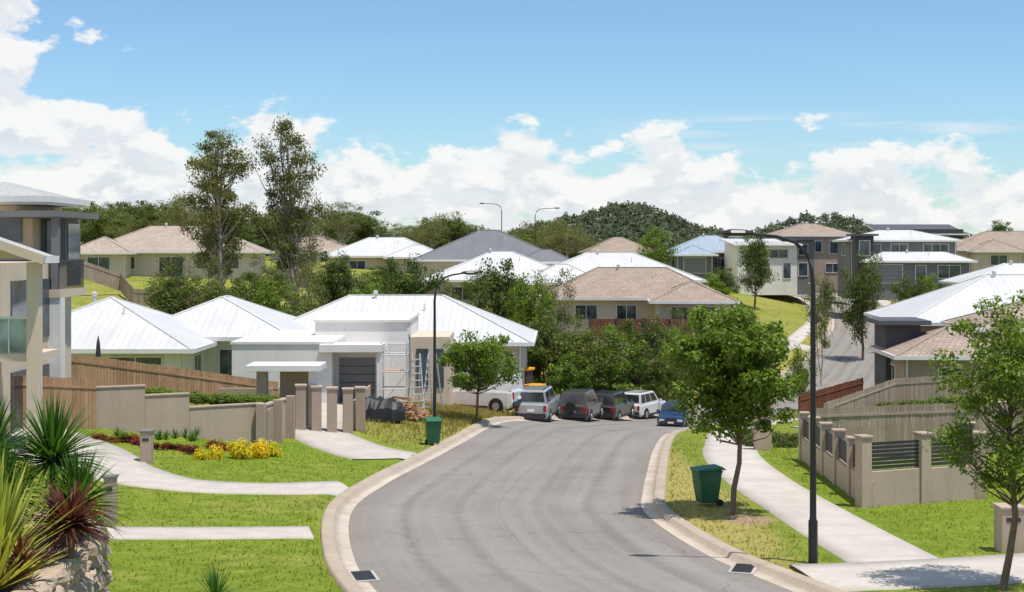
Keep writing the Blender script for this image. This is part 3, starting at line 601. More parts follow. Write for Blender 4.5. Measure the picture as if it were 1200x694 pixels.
# ------------------------------------------------------------------ cars
def car(name,kind,x,y,ang,color,z=None):
    P=dict(suv=dict(L=4.6,W=1.84,belt=1.08,hood=1.05,roof=1.80,gc=.24,cab=(-2.15,.95),rf=(-1.9,.25)),
           ute=dict(L=5.1,W=1.86,belt=1.12,hood=1.08,roof=1.82,gc=.30,cab=(-2.4,1.1),rf=(-2.3,.45)),
           van=dict(L=4.9,W=1.9,belt=1.2,hood=1.15,roof=2.0,gc=.22,cab=(-2.35,1.9),rf=(-2.3,1.2)),
           sedan=dict(L=4.4,W=1.74,belt=.92,hood=.88,roof=1.44,gc=.18,cab=(-1.75,.95),rf=(-1.05,.25)))[kind]
    L,Wd=P['L'],P['W']; hw=Wd/2; e=empty(name,(x,y,(g(x,y) if z is None else z)),ang)
    bb=B(); secs=[]
    fl=L/2
    sts=[(-fl,.45,.9,.88),(-fl+.06,.32,.98,.95),(-fl+.3,P['gc'],1,1),(-1.0,P['gc'],1,1),(.7,P['gc'],1,1),(1.1,P['gc'],(P['hood'])/P['belt'],1),(fl-.35,P['gc'],P['hood']*.95/P['belt'],.97),(fl-.07,.28,P['hood']*.85/P['belt'],.88),(fl,.38,P['hood']*.66/P['belt'],.80)]
    for X0,zb,zt,k in sts:
        t=P['belt']*zt; w=hw*k
        half=[(w*.90,zb),(w,zb+.14),(w*1.0,zb+.4),(w*.985,t-.14),(w*.93,t-.02),(w*.55,t+.02)]
        secs.append([(X0,a,b) for a,b in half]+[(X0,-a,b) for a,b in half[::-1]])
    bb.loft(secs,color)
    c0,c1=P['cab'];r0,r1=P['rf'];bz=P['belt']-.02;rz=P['roof'];bwid=hw*.93;rw=hw*.78
    secs=[]
    for t in (0,.5,.9,1.0):
        zz=bz+(rz-bz)*t; inn=.06 if t==1.0 else 0
        w=bwid+(rw-bwid)*t-inn; a=c0+(r0-c0)*t+inn; b_=c1+(r1-c1)*t-inn
        secs.append([(a,-w,zz),(b_,-w*.97,zz),(b_,w*.97,zz),(a,w,zz)])
    bb.loft(secs,color)
    bb.obj('body',e,bevel=.03,smooth=False)
    gb=B()
    def gl(s,u0,u1,t0=.12,t1=.84):
        pts=[]
        for u,t in ((u0,t0),(u1,t0),(u1,t1),(u0,t1)):
            a=c0+(r0-c0)*t;b_=c1+(r1-c1)*t;w=bwid+(rw-bwid)*t;pts.append((a+(b_-a)*u,s*(w*(1-.03*u)+.008),bz+(rz-bz)*t))
        gb.face(pts if s<0 else pts[::-1],carglass)
    nwin={'suv':((.05,.28),(.31,.60),(.63,.93)),'ute':((.05,.38),(.45,.68),(.71,.93)),'van':((.72,.93),),'sedan':((.1,.46),(.5,.9))}[kind]
    for s in (-1,1):
        for u in nwin: gl(s,*u)
    for end in (0,1):
        pts=[]
        for yy,t in ((-.9,.16),(.9,.16),(.88,.84),(-.88,.84)):
            xx=(c0+(r0-c0)*t-.012) if end==0 else (c1+(r1-c1)*t+.012); w=(bwid+(rw-bwid)*t)*.97; pts.append((xx,yy*w,bz+(rz-bz)*t))
        if not(kind=='van' and end==0): gb.face(pts if end else pts[::-1],carglass)
    gb.obj('windows',e)
    pb=B()
    for s in (-1,1):
        pb.box(-fl-.015,-fl+.10,s*hw*.82-.08,s*hw*.82+.08,P['belt']*.62,P['belt']*.92,tail)
        pb.box(fl-.16,fl+.0,s*hw*.62-.15,s*hw*.62+.15,P['hood']*.58,P['hood']*.74,head)
        pb.box(c1-.35,c1-.15,s*(hw+.09)-.09,s*(hw+.09)+.09,P['belt']-.02,P['belt']+.15,color)
        pb.box(-1.0,1.0,s*hw*.97-.04,s*hw*.97+.04,P['gc']+.0,P['gc']+.10,trim_d)
        for X0 in (-fl+.95,fl-.88):
            pb.tube([(X0,s*(hw-.12),.36),(X0,s*(hw+.006),.36)],.43,20,trim_d)
            pb.tube([(X0,s*(hw-.2),.34),(X0,s*(hw+.03),.34)],.345,20,tyre); pb.tube([(X0,s*(hw-.1),.34),(X0,s*(hw+.045),.34)],.21,12,rim)
    pb.box(-fl-.06,-fl+.1,-hw*.88,hw*.88,.36,.60,trim_d if kind!='sedan' else color); pb.box(-fl-.075,-fl,-.18,.18,.68,.80,plate)
    pb.box(-fl+.0,-fl+.12,-hw*.95,hw*.95,.22,.30,trim_d)
    pb.box(fl-.08,fl+.03,-hw*.7,hw*.7,.34,.52,trim_d); pb.box(fl-.1,fl+.012,-hw*.38,hw*.38,.60,.76,trim_d); pb.box(fl,fl+.04,-.18,.18,.42,.52,plate)
    if kind in('suv','ute'):
        for s in (-1,1): pb.tube([(r0+.2,s*rw*.82,rz+.05),(r1-.1,s*rw*.82,rz+.05)],.02,6,trim_d)
    if kind=='suv': pb.tube([(-fl-.14,.1,.95),(-fl+.02,.1,.95)],.33,18,tyre)
    pb.obj('trim_and_wheels',e,bevel=.006)
    return e
silver=carpaint('paint_silver',(.42,.42,.43)); whitep=carpaint('paint_white',(.75,.75,.74)); darkp=carpaint('paint_charcoal',(.03,.032,.036)); brownp=carpaint('paint_brown',(.075,.055,.05)); bluep=carpaint('paint_blue',(.015,.05,.12))
def hz(x,y): return h(x,y)+.06
for nm,k,x,y,a,c in (('pickup_truck','ute',1.45,79.0,80,silver),('parked_suv','suv',4.15,85.2,74,brownp),('parked_suv','suv',6.4,91.0,68,darkp),('parked_suv','suv',8.9,97.0,60,whitep),('parked_car','sedan',10.0,87,256,bluep)):
    car(nm,k,x,y,math.radians(a),c,hz(x,y))
car('parked_van','van',-1.9,77.5,math.radians(158),whitep)
bb=B()
bb.box(-1.2,1.2,-.8,-.4,0,.5,tyre); bb.box(-1.2,1.2,.4,.8,0,.5,tyre); bb.box(-1.0,1.0,-.6,.6,.55,1.5,orange); bb.box(-.1,.8,-.55,.3,1.5,2.3,trim_d); bb.box(-.2,.9,-.62,.38,2.3,2.45,orange)
bb.beam((.9,.3,1.1),(2.0,.3,2.6),.25,.3,orange); bb.beam((2.0,.3,2.6),(2.6,.3,1.1),.2,.25,orange); bb.box(2.3,2.8,.0,.6,.6,1.1,trim_d)
bb.obj('mini_excavator',loc=(.9,85,g(.9,85)+.1),rot=2.6,bevel=.03)
bb=B()
for X0 in (-6.1,-4.9):
    for Y0 in (66.2,67.3): bb.tube([(X0,Y0,-8.6),(X0,Y0,-4.4)],.04,6,metalg)
for z in (-7.4,-6.6,-5.8,-5.0,-4.5):
    bb.tube([(-6.1,66.2,z),(-4.9,66.2,z)],.032,6,metalg); bb.tube([(-6.1,67.3,z),(-4.9,67.3,z)],.032,6,metalg); bb.tube([(-6.1,66.2,z),(-6.1,67.3,z)],.032,6,metalg); bb.tube([(-4.9,66.2,z),(-4.9,67.3,z)],.032,6,metalg)
bb.tube([(-6.1,66.2,-7.4),(-4.9,66.2,-5.8)],.028,6,metalg); bb.tube([(-4.9,66.2,-5.8),(-6.1,66.2,-4.5)],.028,6,metalg); bb.box(-6.1,-4.9,66.3,67.2,-5.82,-5.77,firew); bb.obj('scaffold')
for (x,y,r) in ((-4.35,66.3,.3),(-4.0,67.2,-.4)):
    bb=B()
    for s in (-1,1):
        bb.tube([(s*.28,0,0),(s*.18,.5,2.8)],.035,6,metalg); bb.tube([(s*.28,1.1,0),(s*.18,.55,2.8)],.035,6,metalg)
    for i in range(8): bb.beam((-.28+i*.012,i*.055+.03,.3+i*.32),(.28-i*.012,i*.055+.03,.3+i*.32),.08,.04,metalg)
    bb.obj('step_ladder',loc=(x,y,g(x,y)),rot=r)
bb=B()
for i in range(90):
    a=random.random()*math.pi; r=random.random()**.6*1.1; x=r*math.cos(a*2);y=r*math.sin(a*2)*.7; z=(1.15-r)*random.random()*1.0+.08
    d=Vector((random.uniform(-1,1),random.uniform(-1,1),random.uniform(-.2,.2))).normalized()*random.uniform(.3,.8); bb.beam(Vector((x,y,z))-d/2,Vector((x,y,z))+d/2,.1,.1,firew)
bb.obj('timber_pile',loc=(-4.9,64.2,g(-4.9,64.2)))
bb=B(); secs=[]
for i in range(15):
    u=-1.3+i*2.6/14; k=1-abs(u/1.5)**4; secs.append([(u,-.75*k+random.uniform(-.06,.06),0),(u,-.7*k,.55*k+random.uniform(-.08,.08)),(u,-.3,.95*k+random.uniform(-.1,.1)),(u,.3,.98*k+random.uniform(-.1,.1)),(u,.7*k,.6*k),(u,.75*k,0)])
bb.loft(secs,tarp); bb.obj('tarp_covered_pile',loc=(-6.0,62.6,g(-6.0,62.6)),rot=.05)
# ------------------------------------------------------------------ vegetation
def tubes(pl,n=5):
    V=[];Fc=[];o=0
    for pts,rad in pl:
        pts=np.asarray(pts,float); k=len(pts)
        for i in range(k):
            d=pts[min(i+1,k-1)]-pts[max(i-1,0)]; d/=np.linalg.norm(d)+1e-9
            a=np.cross(d,(0.3,.9,.1)); a/=np.linalg.norm(a)+1e-9; b_=np.cross(d,a)
            t=np.arange(n)*2*np.pi/n; V.append(pts[i]+rad[i]*(np.cos(t)[:,None]*a+np.sin(t)[:,None]*b_))
        for i in range(k-1):
            for j in range(n): Fc.append((o+i*n+j,o+i*n+(j+1)%n,o+(i+1)*n+(j+1)%n,o+(i+1)*n+j))
        o+=k*n
    return np.concatenate(V),np.array(Fc)
def leaves(R,cent,cr,n,size,asp=.5,up=.55,cb=None):
    k=len(cent); ci=np.repeat(np.arange(k),n); N_=len(ci)
    u=R.normal(size=(N_,3)); u/=np.linalg.norm(u,axis=1)[:,None]; r=R.random(N_)**.5*1.05+R.exponential(.09,N_)
    off=u*r[:,None]; P=cent[ci]+off*cr[ci]
    nm=u*.6+R.normal(size=(N_,3))*.6+np.array([0,0,up]); nm/=np.linalg.norm(nm,axis=1)[:,None]
    t=np.cross(nm,R.normal(size=(N_,3))); t/=np.linalg.norm(t,axis=1)[:,None]; b_=np.cross(nm,t)
    s=size*R.uniform(.6,1.3,N_)[:,None]
    V=np.stack([P-t*s*.5,P+b_*s*asp*.5-t*s*.05,P+t*s*.5,P-b_*s*asp*.5-t*s*.05],1).reshape(-1,3)
    c0=(cb if cb is not None else R.random(k))[ci]
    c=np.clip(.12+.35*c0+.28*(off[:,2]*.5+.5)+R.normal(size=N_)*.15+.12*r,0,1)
    return V,np.arange(N_*4).reshape(-1,4),np.repeat(c,4)
def mktree(seed,Ht,cr,cz,ch,ncl,nl,leaf,csize,trunk_r,shape='round',flat=.7,asp=.5,lean=.03,stems=1,taper=0,cut=-.15):
    R=np.random.default_rng(seed); pl=[]
    k=8; sp=[]
    for s in range(stems):
        w=np.cumsum(R.normal(size=(k,2))*Ht*.012,axis=0)+np.outer(np.linspace(0,1,k)**1.3,R.normal(size=2)*Ht*(lean+ .05*(stems>1)))
        tt=np.linspace(0,1,k); q=np.c_[w-w[0],tt*(cz+ch*.30)]; sp.append(q)
        pl.append((q,trunk_r*(1-.8*tt)+.01))
    cents=[];tries=0
    while len(cents)<ncl and tries<ncl*30:
        tries+=1; u=R.normal(size=3); u/=np.linalg.norm(u); r=R.random()**.4
        p=u*r; z=cz+p[2]*ch/2
        rr=cr*(1-taper*(p[2]*.5+.5)) 
        a=math.atan2(p[1],p[0]); wob=1+.22*math.sin(a*3+seed+p[2]*3)+.12*math.sin(a*5+seed*2)
        q=sp[len(cents)%len(sp)]; ax=np.interp(z,q[:,2],q[:,0]); ay=np.interp(z,q[:,2],q[:,1])
        c=np.array([p[0]*rr*wob+ax*.8,p[1]*rr*wob+ay*.8,z])
        if shape=='gum' and math.sin(z*1.7+a*2+seed)<cut: continue
        cents.append(c)
    cents=np.array(cents)
    for i,c in enumerate(cents):
        q=sp[i%len(sp)]; zt=max(cz-ch*.55,min(c[2]-R.uniform(.2,.45)*np.hypot(c[0],c[1])-.15*ch,q[-1,2]))
        base=np.array([np.interp(zt,q[:,2],q[:,0]),np.interp(zt,q[:,2],q[:,1]),zt]); mid=(base+c)/2+np.array([0,0,-.08*np.linalg.norm(c-base)])+R.normal(size=3)*.03*Ht*.3
        r0=trunk_r*.32; pl.append(([base,mid,c],[r0,r0*.55,r0*.2]))
    c0=csize*R.uniform(.6,1.35,len(cents)); crs=np.c_[c0,c0,c0*flat]
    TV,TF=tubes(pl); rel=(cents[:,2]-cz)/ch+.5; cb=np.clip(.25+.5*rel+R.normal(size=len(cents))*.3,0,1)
    LV,LF,LC=leaves(R,cents,crs,nl,leaf,asp,cb=cb)
    V=np.r_[TV,LV]; Fc=np.r_[TF,LF+len(TV)]; mi=np.r_[np.zeros(len(TF)),np.ones(len(LF))]; col=np.r_[np.full(len(TV),.5),LC]
    return V,Fc,mi,np.repeat(col[:,None],3,1)
def tmesh(name,arr,bk,lf): 
    V,Fc,mi,col=arr; return npmesh(name,V,Fc,[bk,lf],mi,col)
def place(name,me,x,y,sc,rot=None,sz=None,z=None):
    return link(name,me,(x,y,(g(x,y) if z is None else z)-.05),random.random()*6.28 if rot is None else rot,(sc,sc,sz if sz else sc))
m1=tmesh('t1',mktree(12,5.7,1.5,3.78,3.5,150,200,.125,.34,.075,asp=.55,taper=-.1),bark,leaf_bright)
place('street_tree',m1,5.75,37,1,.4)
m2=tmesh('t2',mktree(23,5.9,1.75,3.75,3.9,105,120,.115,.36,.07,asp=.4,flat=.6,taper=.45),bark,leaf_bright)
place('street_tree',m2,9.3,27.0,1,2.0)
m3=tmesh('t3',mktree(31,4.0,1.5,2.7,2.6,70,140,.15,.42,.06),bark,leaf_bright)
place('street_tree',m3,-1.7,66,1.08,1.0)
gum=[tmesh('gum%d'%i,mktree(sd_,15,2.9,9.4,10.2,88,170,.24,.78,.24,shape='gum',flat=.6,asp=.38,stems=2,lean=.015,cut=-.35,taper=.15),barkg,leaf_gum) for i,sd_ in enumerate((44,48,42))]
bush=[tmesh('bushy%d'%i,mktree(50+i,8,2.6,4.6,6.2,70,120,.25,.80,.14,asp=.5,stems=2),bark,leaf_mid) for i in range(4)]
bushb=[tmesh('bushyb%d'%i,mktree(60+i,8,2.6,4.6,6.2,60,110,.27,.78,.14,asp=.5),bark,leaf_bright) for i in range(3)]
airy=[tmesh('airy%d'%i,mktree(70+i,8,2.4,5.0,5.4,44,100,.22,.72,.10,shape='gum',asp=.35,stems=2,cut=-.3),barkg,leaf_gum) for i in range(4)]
def ptree(name,kind,x,y,top,width=None,nom=8.0,nr=3.1):
    hh=(top-g(x,y)); me=random.choice(kind); s=hh/nom; w=(width/2/nr) if width else s
    return link(name,me,(x,y,g(x,y)-.05),random.random()*6.28,(w,w,s))
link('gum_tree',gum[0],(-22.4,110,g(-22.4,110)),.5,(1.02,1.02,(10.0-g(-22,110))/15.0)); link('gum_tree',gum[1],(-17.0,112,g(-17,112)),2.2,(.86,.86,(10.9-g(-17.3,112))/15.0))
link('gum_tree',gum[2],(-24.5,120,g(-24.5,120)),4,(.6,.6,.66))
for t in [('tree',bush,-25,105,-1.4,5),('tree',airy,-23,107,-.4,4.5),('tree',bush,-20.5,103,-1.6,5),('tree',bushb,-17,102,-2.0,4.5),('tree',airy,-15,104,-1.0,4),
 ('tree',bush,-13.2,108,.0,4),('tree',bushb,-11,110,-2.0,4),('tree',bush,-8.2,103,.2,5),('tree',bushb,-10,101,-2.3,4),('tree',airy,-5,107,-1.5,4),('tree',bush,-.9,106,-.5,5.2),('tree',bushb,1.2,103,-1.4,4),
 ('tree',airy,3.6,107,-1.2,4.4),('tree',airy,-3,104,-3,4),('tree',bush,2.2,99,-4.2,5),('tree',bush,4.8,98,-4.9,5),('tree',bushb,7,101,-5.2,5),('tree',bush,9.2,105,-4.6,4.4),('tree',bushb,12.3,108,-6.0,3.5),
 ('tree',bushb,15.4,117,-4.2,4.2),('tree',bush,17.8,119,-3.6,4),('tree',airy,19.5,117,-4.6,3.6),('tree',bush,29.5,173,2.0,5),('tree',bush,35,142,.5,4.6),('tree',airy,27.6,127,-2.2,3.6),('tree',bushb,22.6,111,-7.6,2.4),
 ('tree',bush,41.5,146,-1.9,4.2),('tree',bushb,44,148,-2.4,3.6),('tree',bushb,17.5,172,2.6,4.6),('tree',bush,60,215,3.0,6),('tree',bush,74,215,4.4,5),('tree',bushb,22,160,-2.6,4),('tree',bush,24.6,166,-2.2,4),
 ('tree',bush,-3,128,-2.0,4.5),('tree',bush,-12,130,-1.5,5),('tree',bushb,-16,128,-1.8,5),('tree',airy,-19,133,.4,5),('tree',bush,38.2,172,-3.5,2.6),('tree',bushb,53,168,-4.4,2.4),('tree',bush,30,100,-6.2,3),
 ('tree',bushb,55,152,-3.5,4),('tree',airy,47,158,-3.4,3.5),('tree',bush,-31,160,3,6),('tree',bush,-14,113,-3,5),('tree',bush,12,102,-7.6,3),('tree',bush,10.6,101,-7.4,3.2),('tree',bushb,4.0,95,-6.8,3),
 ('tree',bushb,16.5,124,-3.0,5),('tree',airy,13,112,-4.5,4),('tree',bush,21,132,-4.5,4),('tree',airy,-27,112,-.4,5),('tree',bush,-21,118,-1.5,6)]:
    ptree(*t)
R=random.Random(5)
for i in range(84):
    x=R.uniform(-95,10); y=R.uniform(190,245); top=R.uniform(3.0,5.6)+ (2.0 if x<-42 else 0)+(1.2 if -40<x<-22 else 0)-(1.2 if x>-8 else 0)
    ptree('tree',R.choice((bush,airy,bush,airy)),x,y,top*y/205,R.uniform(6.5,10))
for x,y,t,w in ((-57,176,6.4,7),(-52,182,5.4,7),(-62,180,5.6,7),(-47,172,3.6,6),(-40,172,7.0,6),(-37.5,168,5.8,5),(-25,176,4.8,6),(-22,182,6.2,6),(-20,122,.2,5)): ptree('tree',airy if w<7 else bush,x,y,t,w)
for i in range(34):
    x=R.uniform(5,125); y=R.uniform(245,300); ptree('tree',R.choice((bush,airy)),x,y,R.uniform(1.0,3.4)*y/260,R.uniform(6,9))
def crownarr(seed,n=90,leaf=1.6):
    R_=np.random.default_rng(seed); k=10
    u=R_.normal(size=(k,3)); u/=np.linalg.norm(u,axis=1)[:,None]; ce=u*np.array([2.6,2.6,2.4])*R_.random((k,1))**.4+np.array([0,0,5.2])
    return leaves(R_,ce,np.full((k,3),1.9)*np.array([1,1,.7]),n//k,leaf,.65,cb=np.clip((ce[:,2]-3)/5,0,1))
protos=[crownarr(s) for s in range(6)]
Rn=np.random.default_rng(3)
xs=np.r_[125+Rn.uniform(-1,1,1400)*200,400+Rn.uniform(-1,1,750)*165]; ys=np.r_[1700+Rn.uniform(-200,30,1400),1850+Rn.uniform(-200,30,750)]; ss=np.r_[Rn.uniform(.9,1.8,1400),Rn.uniform(.9,1.7,750)]
y3=Rn.uniform(430,760,800); xs=np.r_[xs,Rn.uniform(-.42,.42,800)*y3]; ys=np.r_[ys,y3]; ss=np.r_[ss,Rn.uniform(.6,1.05,800)]
zs=H(xs,ys); Vs=[];Fs=[];Cs=[];o=0
for x,y,z,s in zip(xs,ys,zs,ss):
    V,Fc,c=protos[Rn.integers(6)]; a=Rn.random()*6.28; ca,sa=math.cos(a),math.sin(a)
    W_=V*s*np.array([1,1,Rn.uniform(.85,1.2)]); W_=np.c_[W_[:,0]*ca-W_[:,1]*sa,W_[:,0]*sa+W_[:,1]*ca,W_[:,2]]+np.array([x,y,z])
    Vs.append(W_);Fs.append(Fc+o);Cs.append(np.clip(c+Rn.normal()*.15,0,1));o+=len(V)
Cc=np.concatenate(Cs)
link('distant_forest',npmesh('distant_forest',np.concatenate(Vs),np.concatenate(Fs),[leaf_far_haze],None,np.repeat(Cc[:,None],3,1)))
def shrubmesh(seed,ncl,nl,leaf,cs,lf,ext=(1,1,.6),asp=.5):
    R_=np.random.default_rng(seed); u=R_.normal(size=(ncl,3)); u/=np.linalg.norm(u,axis=1)[:,None]; ce=u*R_.random((ncl,1))**.4*np.array(ext)*.75; ce[:,2]=np.abs(ce[:,2])+.1
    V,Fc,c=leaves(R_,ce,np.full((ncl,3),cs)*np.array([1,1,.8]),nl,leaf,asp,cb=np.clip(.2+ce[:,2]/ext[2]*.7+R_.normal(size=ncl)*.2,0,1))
    return npmesh('shrub',V,Fc,[lf],None,np.repeat(c[:,None],3,1))
sh_g=[shrubmesh(i,22,90,.16,.3,leaf_mid) for i in range(3)]; sh_b=[shrubmesh(10+i,22,90,.16,.3,leaf_bright) for i in range(3)]
sh_y=shrubmesh(20,16,60,.12,.22,leaf_yel,(.6,.6,.5)); sh_r=shrubmesh(21,14,60,.10,.2,leaf_red,(.5,.5,.45))
def shrub(name,me,x,y,s,z=None,sz=None): return place(name,me,x,y,s,None,sz,z)
for i in range(170):
    t=R.random(); x=-1+t*16+R.uniform(-1,1); y=90+t*14+R.uniform(-1.0,12); 
    if rdist(np.array([x]),np.array([y]))[0]<6.2: continue
    shrub('shrub',R.choice(sh_g+sh_b),x,y,R.uniform(1.0,2.1))
for i in range(40):
    x=R.uniform(-27,-8);y=R.uniform(97,104); shrub('shrub',R.choice(sh_g+sh_b[:1]),x,y,R.uniform(1.6,2.8))
for i in range(30):
    x=R.uniform(20,38); y=R.uniform(86,112)
    if rdist(np.array([x]),np.array([y]))[0]<7.5: continue
    shrub('shrub',R.choice(sh_g+sh_b),x,y,R.uniform(.7,1.5))
for i in range(20): shrub('shrub',R.choice(sh_b+sh_g),17.5+i*.36+R.uniform(-.2,.2),74.2+R.uniform(-.4,.4),R.uniform(.6,1.0))
for i in range(26):
    t=i/25; shrub('shrub',R.choice(sh_b+sh_g[:1]),-13.6+4.3*t,51.3+2.3*t+R.uniform(-.2,.5),R.uniform(.42,.6),z=-5.4-.5*t)
for i in range(12): shrub('shrub',R.choice(sh_g),9.6+R.uniform(0,2.4),55.5+R.uniform(0,6),R.uniform(.5,.8))
for x,y,s in ((-9.6,46.2,.6),(-9.0,46.8,.85),(-8.5,47.5,.8),(-10.0,45.6,.5),(-8.2,48.3,.7)): shrub('yellow_shrub',sh_y,x,y,s,None,s*1.4)
for i in range(17):
    t=i/16; shrub('red_leaf_shrub',sh_r,-13.9+4.9*t+R.uniform(-.12,.12),47.4-.6*t+R.uniform(-.3,.3)+1.6*(t>.7),R.uniform(.45,.75))
for i in range(24):
    shrub('shrub',R.choice(sh_b+sh_g),R.uniform(51,60),R.uniform(160,172),R.uniform(.7,1.3)) 
def spiky(name,x,y,z,n,L,w,mat,seed,droop=.9,elev=(.1,1.4),trunk=0):
    R_=np.random.default_rng(seed); V=[];Fc=[];Cc=[];o=0
    for i in range(n):
        a=R_.random()*6.283; el=R_.uniform(*elev); l=L*R_.uniform(.7,1.1); k=6; c=R_.uniform(.1,1)
        d=np.array([math.cos(a)*math.cos(el),math.sin(a)*math.cos(el),math.sin(el)]); side=np.array([-math.sin(a),math.cos(a),0]); p=np.array([0,0,trunk],float)
        for j in range(k+1):
            t=j/k; ww=w*(1-t**2)*(.55+.9*min(t*3,1)*.5)+.002; V+= [p-side*ww/2,p+np.array([0,0,-ww*.22]),p+side*ww/2]; Cc+=[min(1,c*.8+.25),c*.5,min(1,c*.8+.25)]
            p=p+d*l/k; d=d+np.array([0,0,-droop*math.cos(el)*.16*(t+.2)]); d/=np.linalg.norm(d)
        for j in range(k):
            b0=o+j*3; Fc+=[(b0,b0+1,b0+4,b0+3),(b0+1,b0+2,b0+5,b0+4)]
        o+=(k+1)*3
    nf=len(Fc); mi=[1]*nf; V=np.array(V);Fc=np.array(Fc);Cc=np.array(Cc)
    if trunk>.05:
        TV,TF=tubes([([(0,0,-.1),(.02,0,trunk*.5),(0,0,trunk+.05)],[.08,.07,.06])],7); Fc=np.r_[Fc,TF+len(V)]; V=np.r_[V,TV]; Cc=np.r_[Cc,np.full(len(TV),.4)]; mi+=[0]*len(TF)
    return link(name,npmesh(name,V,Fc,[bark,mat],mi,np.repeat(Cc[:,None],3,1)),(x,y,z))
spiky('yucca_plant',-7.75,21.2,-4.85,130,1.75,.12,blade_y,1,.35,(.5,1.5))
spiky('yucca_plant',-7.3,20.0,-4.85,80,1.1,.10,blade_y,2,.4,(.4,1.5))
spiky('cordyline_plant',-6.85,22.0,-4.85,170,.85,.065,blade_r,3,1.3,(-.4,1.4),.55)
spiky('cordyline_plant',-7.05,20.4,-4.85,90,.55,.05,blade_r,33,1.2,(-.3,1.4),.3)
for i,(x,y,t,L_) in enumerate(((-7.75,24.0,1.25,1.2),(-8.7,23.6,1.35,1.2),(-8.2,22.9,.8,1.0),(-7.15,23.4,.6,1.0),(-9.3,23.9,1.2,1.15),(-8.9,22.2,.5,1.0))): spiky('yucca_plant',x,y,-4.85,250,L_,.06,blade_g,50+i,1.2,(-.5,1.5),t)
spiky('grass_tuft',-5.35,25.6,g(-5.35,25.6),60,.75,.03,blade_g,80,1.1,(.3,1.4))
for i in range(10): spiky('grass_tuft',R.uniform(-14,-10),R.uniform(46.4,47.8),-6.35,40,.4,.03,blade_g,90+i,1,(.3,1.4))
n1,n2,n3=9000,5000,30000
tx=np.r_[Rn.normal(-3.0,2.6,n1),Rn.normal(26,8,n2),Rn.uniform(-15,14,n3)]; ty=np.r_[Rn.normal(70,6,n1),Rn.normal(115,14,n2),Rn.uniform(26,62,n3)]
ts=np.r_[Rn.uniform(.08,.24,n1),Rn.uniform(.2,.5,n2),Rn.uniform(.03,.07,n3)]
rd=rdist(tx,ty); ok=(rd>4.65)
def offpath(pts,hw):
    global ok
    P=catmull(pts,8); D=np.min(np.hypot(tx[:,None]-P[:,0],ty[:,None]-P[:,1]),1); ok&=(D>hw)
offpath([(8.3,27.5),(8.05,31),(7.75,38),(7.6,44),(7.9,51),(8.9,58),(10.2,66),(12.4,74),(15.4,81)],1.25)
offpath([(-4.55,41.5),(-7,40.6),(-9.6,40.6),(-12,42.2),(-14.2,44.6),(-17,46.5)],1.35); offpath([(-4.8,33.6),(-7,33.1),(-9.5,32.6),(-13,32.4)],1.0)
offpath([(-3.95,50),(-5.6,52.5),(-7.2,55.6),(-8.4,59),(-8.3,67)],1.9); offpath([(5.75,28.3),(8,28.6),(12,29.6),(18,31.2)],1.6)
ok&=~((tx<-11.5)&(ty>41.5)); tx,ty,ts=tx[ok],ty[ok],ts[ok]; tz=G(tx,ty); isl=(ts<.075)
Vs=[];Cs=[]
a=Rn.random(len(tx))*6.28; c0=Rn.random(len(tx))
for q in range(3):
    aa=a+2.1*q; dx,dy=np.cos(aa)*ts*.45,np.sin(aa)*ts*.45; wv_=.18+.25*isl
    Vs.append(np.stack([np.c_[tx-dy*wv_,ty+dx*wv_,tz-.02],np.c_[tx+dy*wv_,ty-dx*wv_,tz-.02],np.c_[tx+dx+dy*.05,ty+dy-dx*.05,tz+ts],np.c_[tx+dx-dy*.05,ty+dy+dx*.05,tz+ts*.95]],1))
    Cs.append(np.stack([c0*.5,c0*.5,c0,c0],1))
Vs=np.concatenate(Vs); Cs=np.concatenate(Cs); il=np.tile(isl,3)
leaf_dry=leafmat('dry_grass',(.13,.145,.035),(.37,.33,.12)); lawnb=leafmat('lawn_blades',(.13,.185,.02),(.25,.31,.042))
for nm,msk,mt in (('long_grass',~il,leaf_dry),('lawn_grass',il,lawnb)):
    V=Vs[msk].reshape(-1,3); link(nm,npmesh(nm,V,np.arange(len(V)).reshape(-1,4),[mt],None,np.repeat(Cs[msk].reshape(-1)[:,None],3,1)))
bb=B(); bb.tube([(0,0,0),(0,0,2.3)],.025,6,trim_d); bb.tube([(0,0,.9),(0,0,1.2),(0,0,2.0),(0,0,2.35)],[.16,.13,.08,.01],8,soil); bb.obj('closed_umbrella',loc=(-17.6,60.5,-6.1))
# ------------------------------------------------------------------ world, sun, camera
sd=Vector((.24,-.20,.95)).normalized(); el=math.asin(sd.z); az=math.atan2(sd.x,sd.y)
w=bpy.data.worlds.new('World'); S.world=w; w.use_nodes=True; nt=w.node_tree; nt.nodes.clear()
out=nd(nt,'ShaderNodeOutputWorld'); sky=nd(nt,'ShaderNodeTexSky',sky_type='NISHITA'); sky.sun_disc=False; sky.sun_elevation=el; sky.sun_rotation=az; sky.air_density=1.0; sky.dust_density=.3; sky.ozone_density=1.6
bg1=nd(nt,'ShaderNodeBackground'); bg1.inputs[1].default_value=.11
nt.links.new(mixc(nt,1.0,sky.outputs[0],(.90,1.13,1.30),'MULTIPLY'),bg1.inputs[0])
tc=nd(nt,'ShaderNodeTexCoord').outputs['Generated']; sx=nd(nt,'ShaderNodeSeparateXYZ'); nt.links.new(tc,sx.inputs[0]); dx,dy,dz=sx.outputs
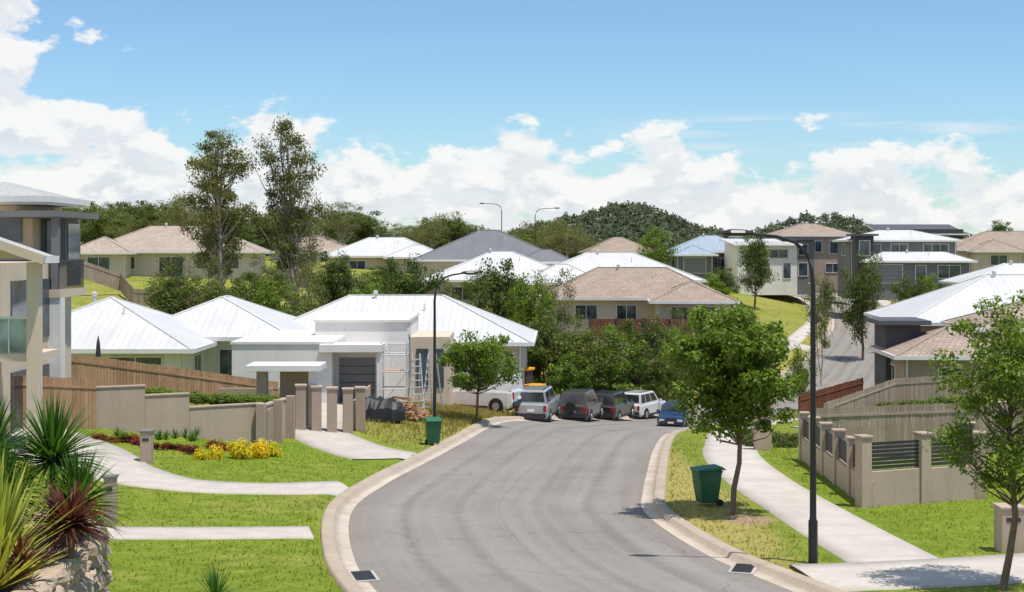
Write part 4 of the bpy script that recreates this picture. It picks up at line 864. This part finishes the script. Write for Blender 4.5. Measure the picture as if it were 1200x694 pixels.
def cl(off):
    mp=nd(nt,'ShaderNodeMapping'); nt.links.new(tc,mp.inputs[0]); mp.inputs['Location'].default_value=(3.1,1.7,off); mp.inputs['Scale'].default_value=(1,1,1.8)
    n1=noise(nt,mp.outputs[0],17,10,.56); n2=noise(nt,mp.outputs[0],5.0,2,.5); n3=noise(nt,mp.outputs[0],60,6,.62)
    return mathn(nt,'ADD',mathn(nt,'ADD',mathn(nt,'MULTIPLY',n1,.95),mathn(nt,'MULTIPLY',n2,.42)),mathn(nt,'MULTIPLY',n3,.22))
bias=maprange(nt,dz,.040,.105,.18,-.16)
left=mathn(nt,'MULTIPLY',maprange(nt,dx,-.345,-.235,.30,0,True),maprange(nt,dz,.05,.1,0,1,True))
leftb=mathn(nt,'MULTIPLY',maprange(nt,dx,-.28,.10,.09,0,True),maprange(nt,dz,.085,.115,1,0,True))
rightb=mathn(nt,'MULTIPLY',maprange(nt,dx,.03,.18,0,-.08,True),maprange(nt,dz,.03,.06,0,1,True))
bias=mathn(nt,'ADD',mathn(nt,'ADD',mathn(nt,'ADD',bias,left),leftb),rightb)
d0=mathn(nt,'ADD',cl(0),bias); d1=mathn(nt,'ADD',cl(.022),bias)
cov=maprange(nt,d0,.825,.915,0,1,True)
mps=nd(nt,'ShaderNodeMapping'); nt.links.new(tc,mps.inputs[0]); mps.inputs['Scale'].default_value=(1,1,14); mps.inputs['Location'].default_value=(0,0,.6)
stk=mathn(nt,'MULTIPLY',maprange(nt,noise(nt,mps.outputs[0],6,5,.5),.46,.64,0,.6,True),mathn(nt,'MULTIPLY',maprange(nt,dx,.04,.15,0,1,True),maprange(nt,mathn(nt,'ABSOLUTE',mathn(nt,'SUBTRACT',dz,.078)),0,.02,1,0,True)))
cov=mathn(nt,'MAXIMUM',cov,stk)
sh=maprange(nt,mathn(nt,'SUBTRACT',d0,d1),-.07,.06,0,1,True)
thick=maprange(nt,d0,.86,1.1,0,1)
cc=mixc(nt,mathn(nt,'MULTIPLY',mathn(nt,'SUBTRACT',1,sh),mathn(nt,'ADD',.3,mathn(nt,'MULTIPLY',thick,.5))),(1.0,.995,.98),(.64,.71,.79))
bg2=nd(nt,'ShaderNodeBackground'); nt.links.new(cc,bg2.inputs[0]); bg2.inputs[1].default_value=.97
mx=nd(nt,'ShaderNodeMixShader'); nt.links.new(mathn(nt,'MULTIPLY',cov,.93),mx.inputs[0]); nt.links.new(bg1.outputs[0],mx.inputs[1]); nt.links.new(bg2.outputs[0],mx.inputs[2]); nt.links.new(mx.outputs[0],out.inputs[0])
L=bpy.data.lights.new('sun','SUN'); L.energy=5.0; L.angle=math.radians(.53); L.color=(1,.95,.87); lo=bpy.data.objects.new('sun',L); S.collection.objects.link(lo); lo.rotation_euler=sd.to_track_quat('Z','Y').to_euler(); lo.location=(0,0,60)
cam=bpy.data.cameras.new('camera'); co=bpy.data.objects.new('camera',cam); S.collection.objects.link(co); co.location=(0,0,0); co.rotation_euler=(math.radians(90),0,0)
cam.lens=50; cam.sensor_width=36; cam.shift_y=-57/1200; cam.clip_end=9000; cam.clip_start=.3; S.camera=co
S.view_settings.view_transform='Standard'; S.view_settings.look='None'; S.view_settings.exposure=0
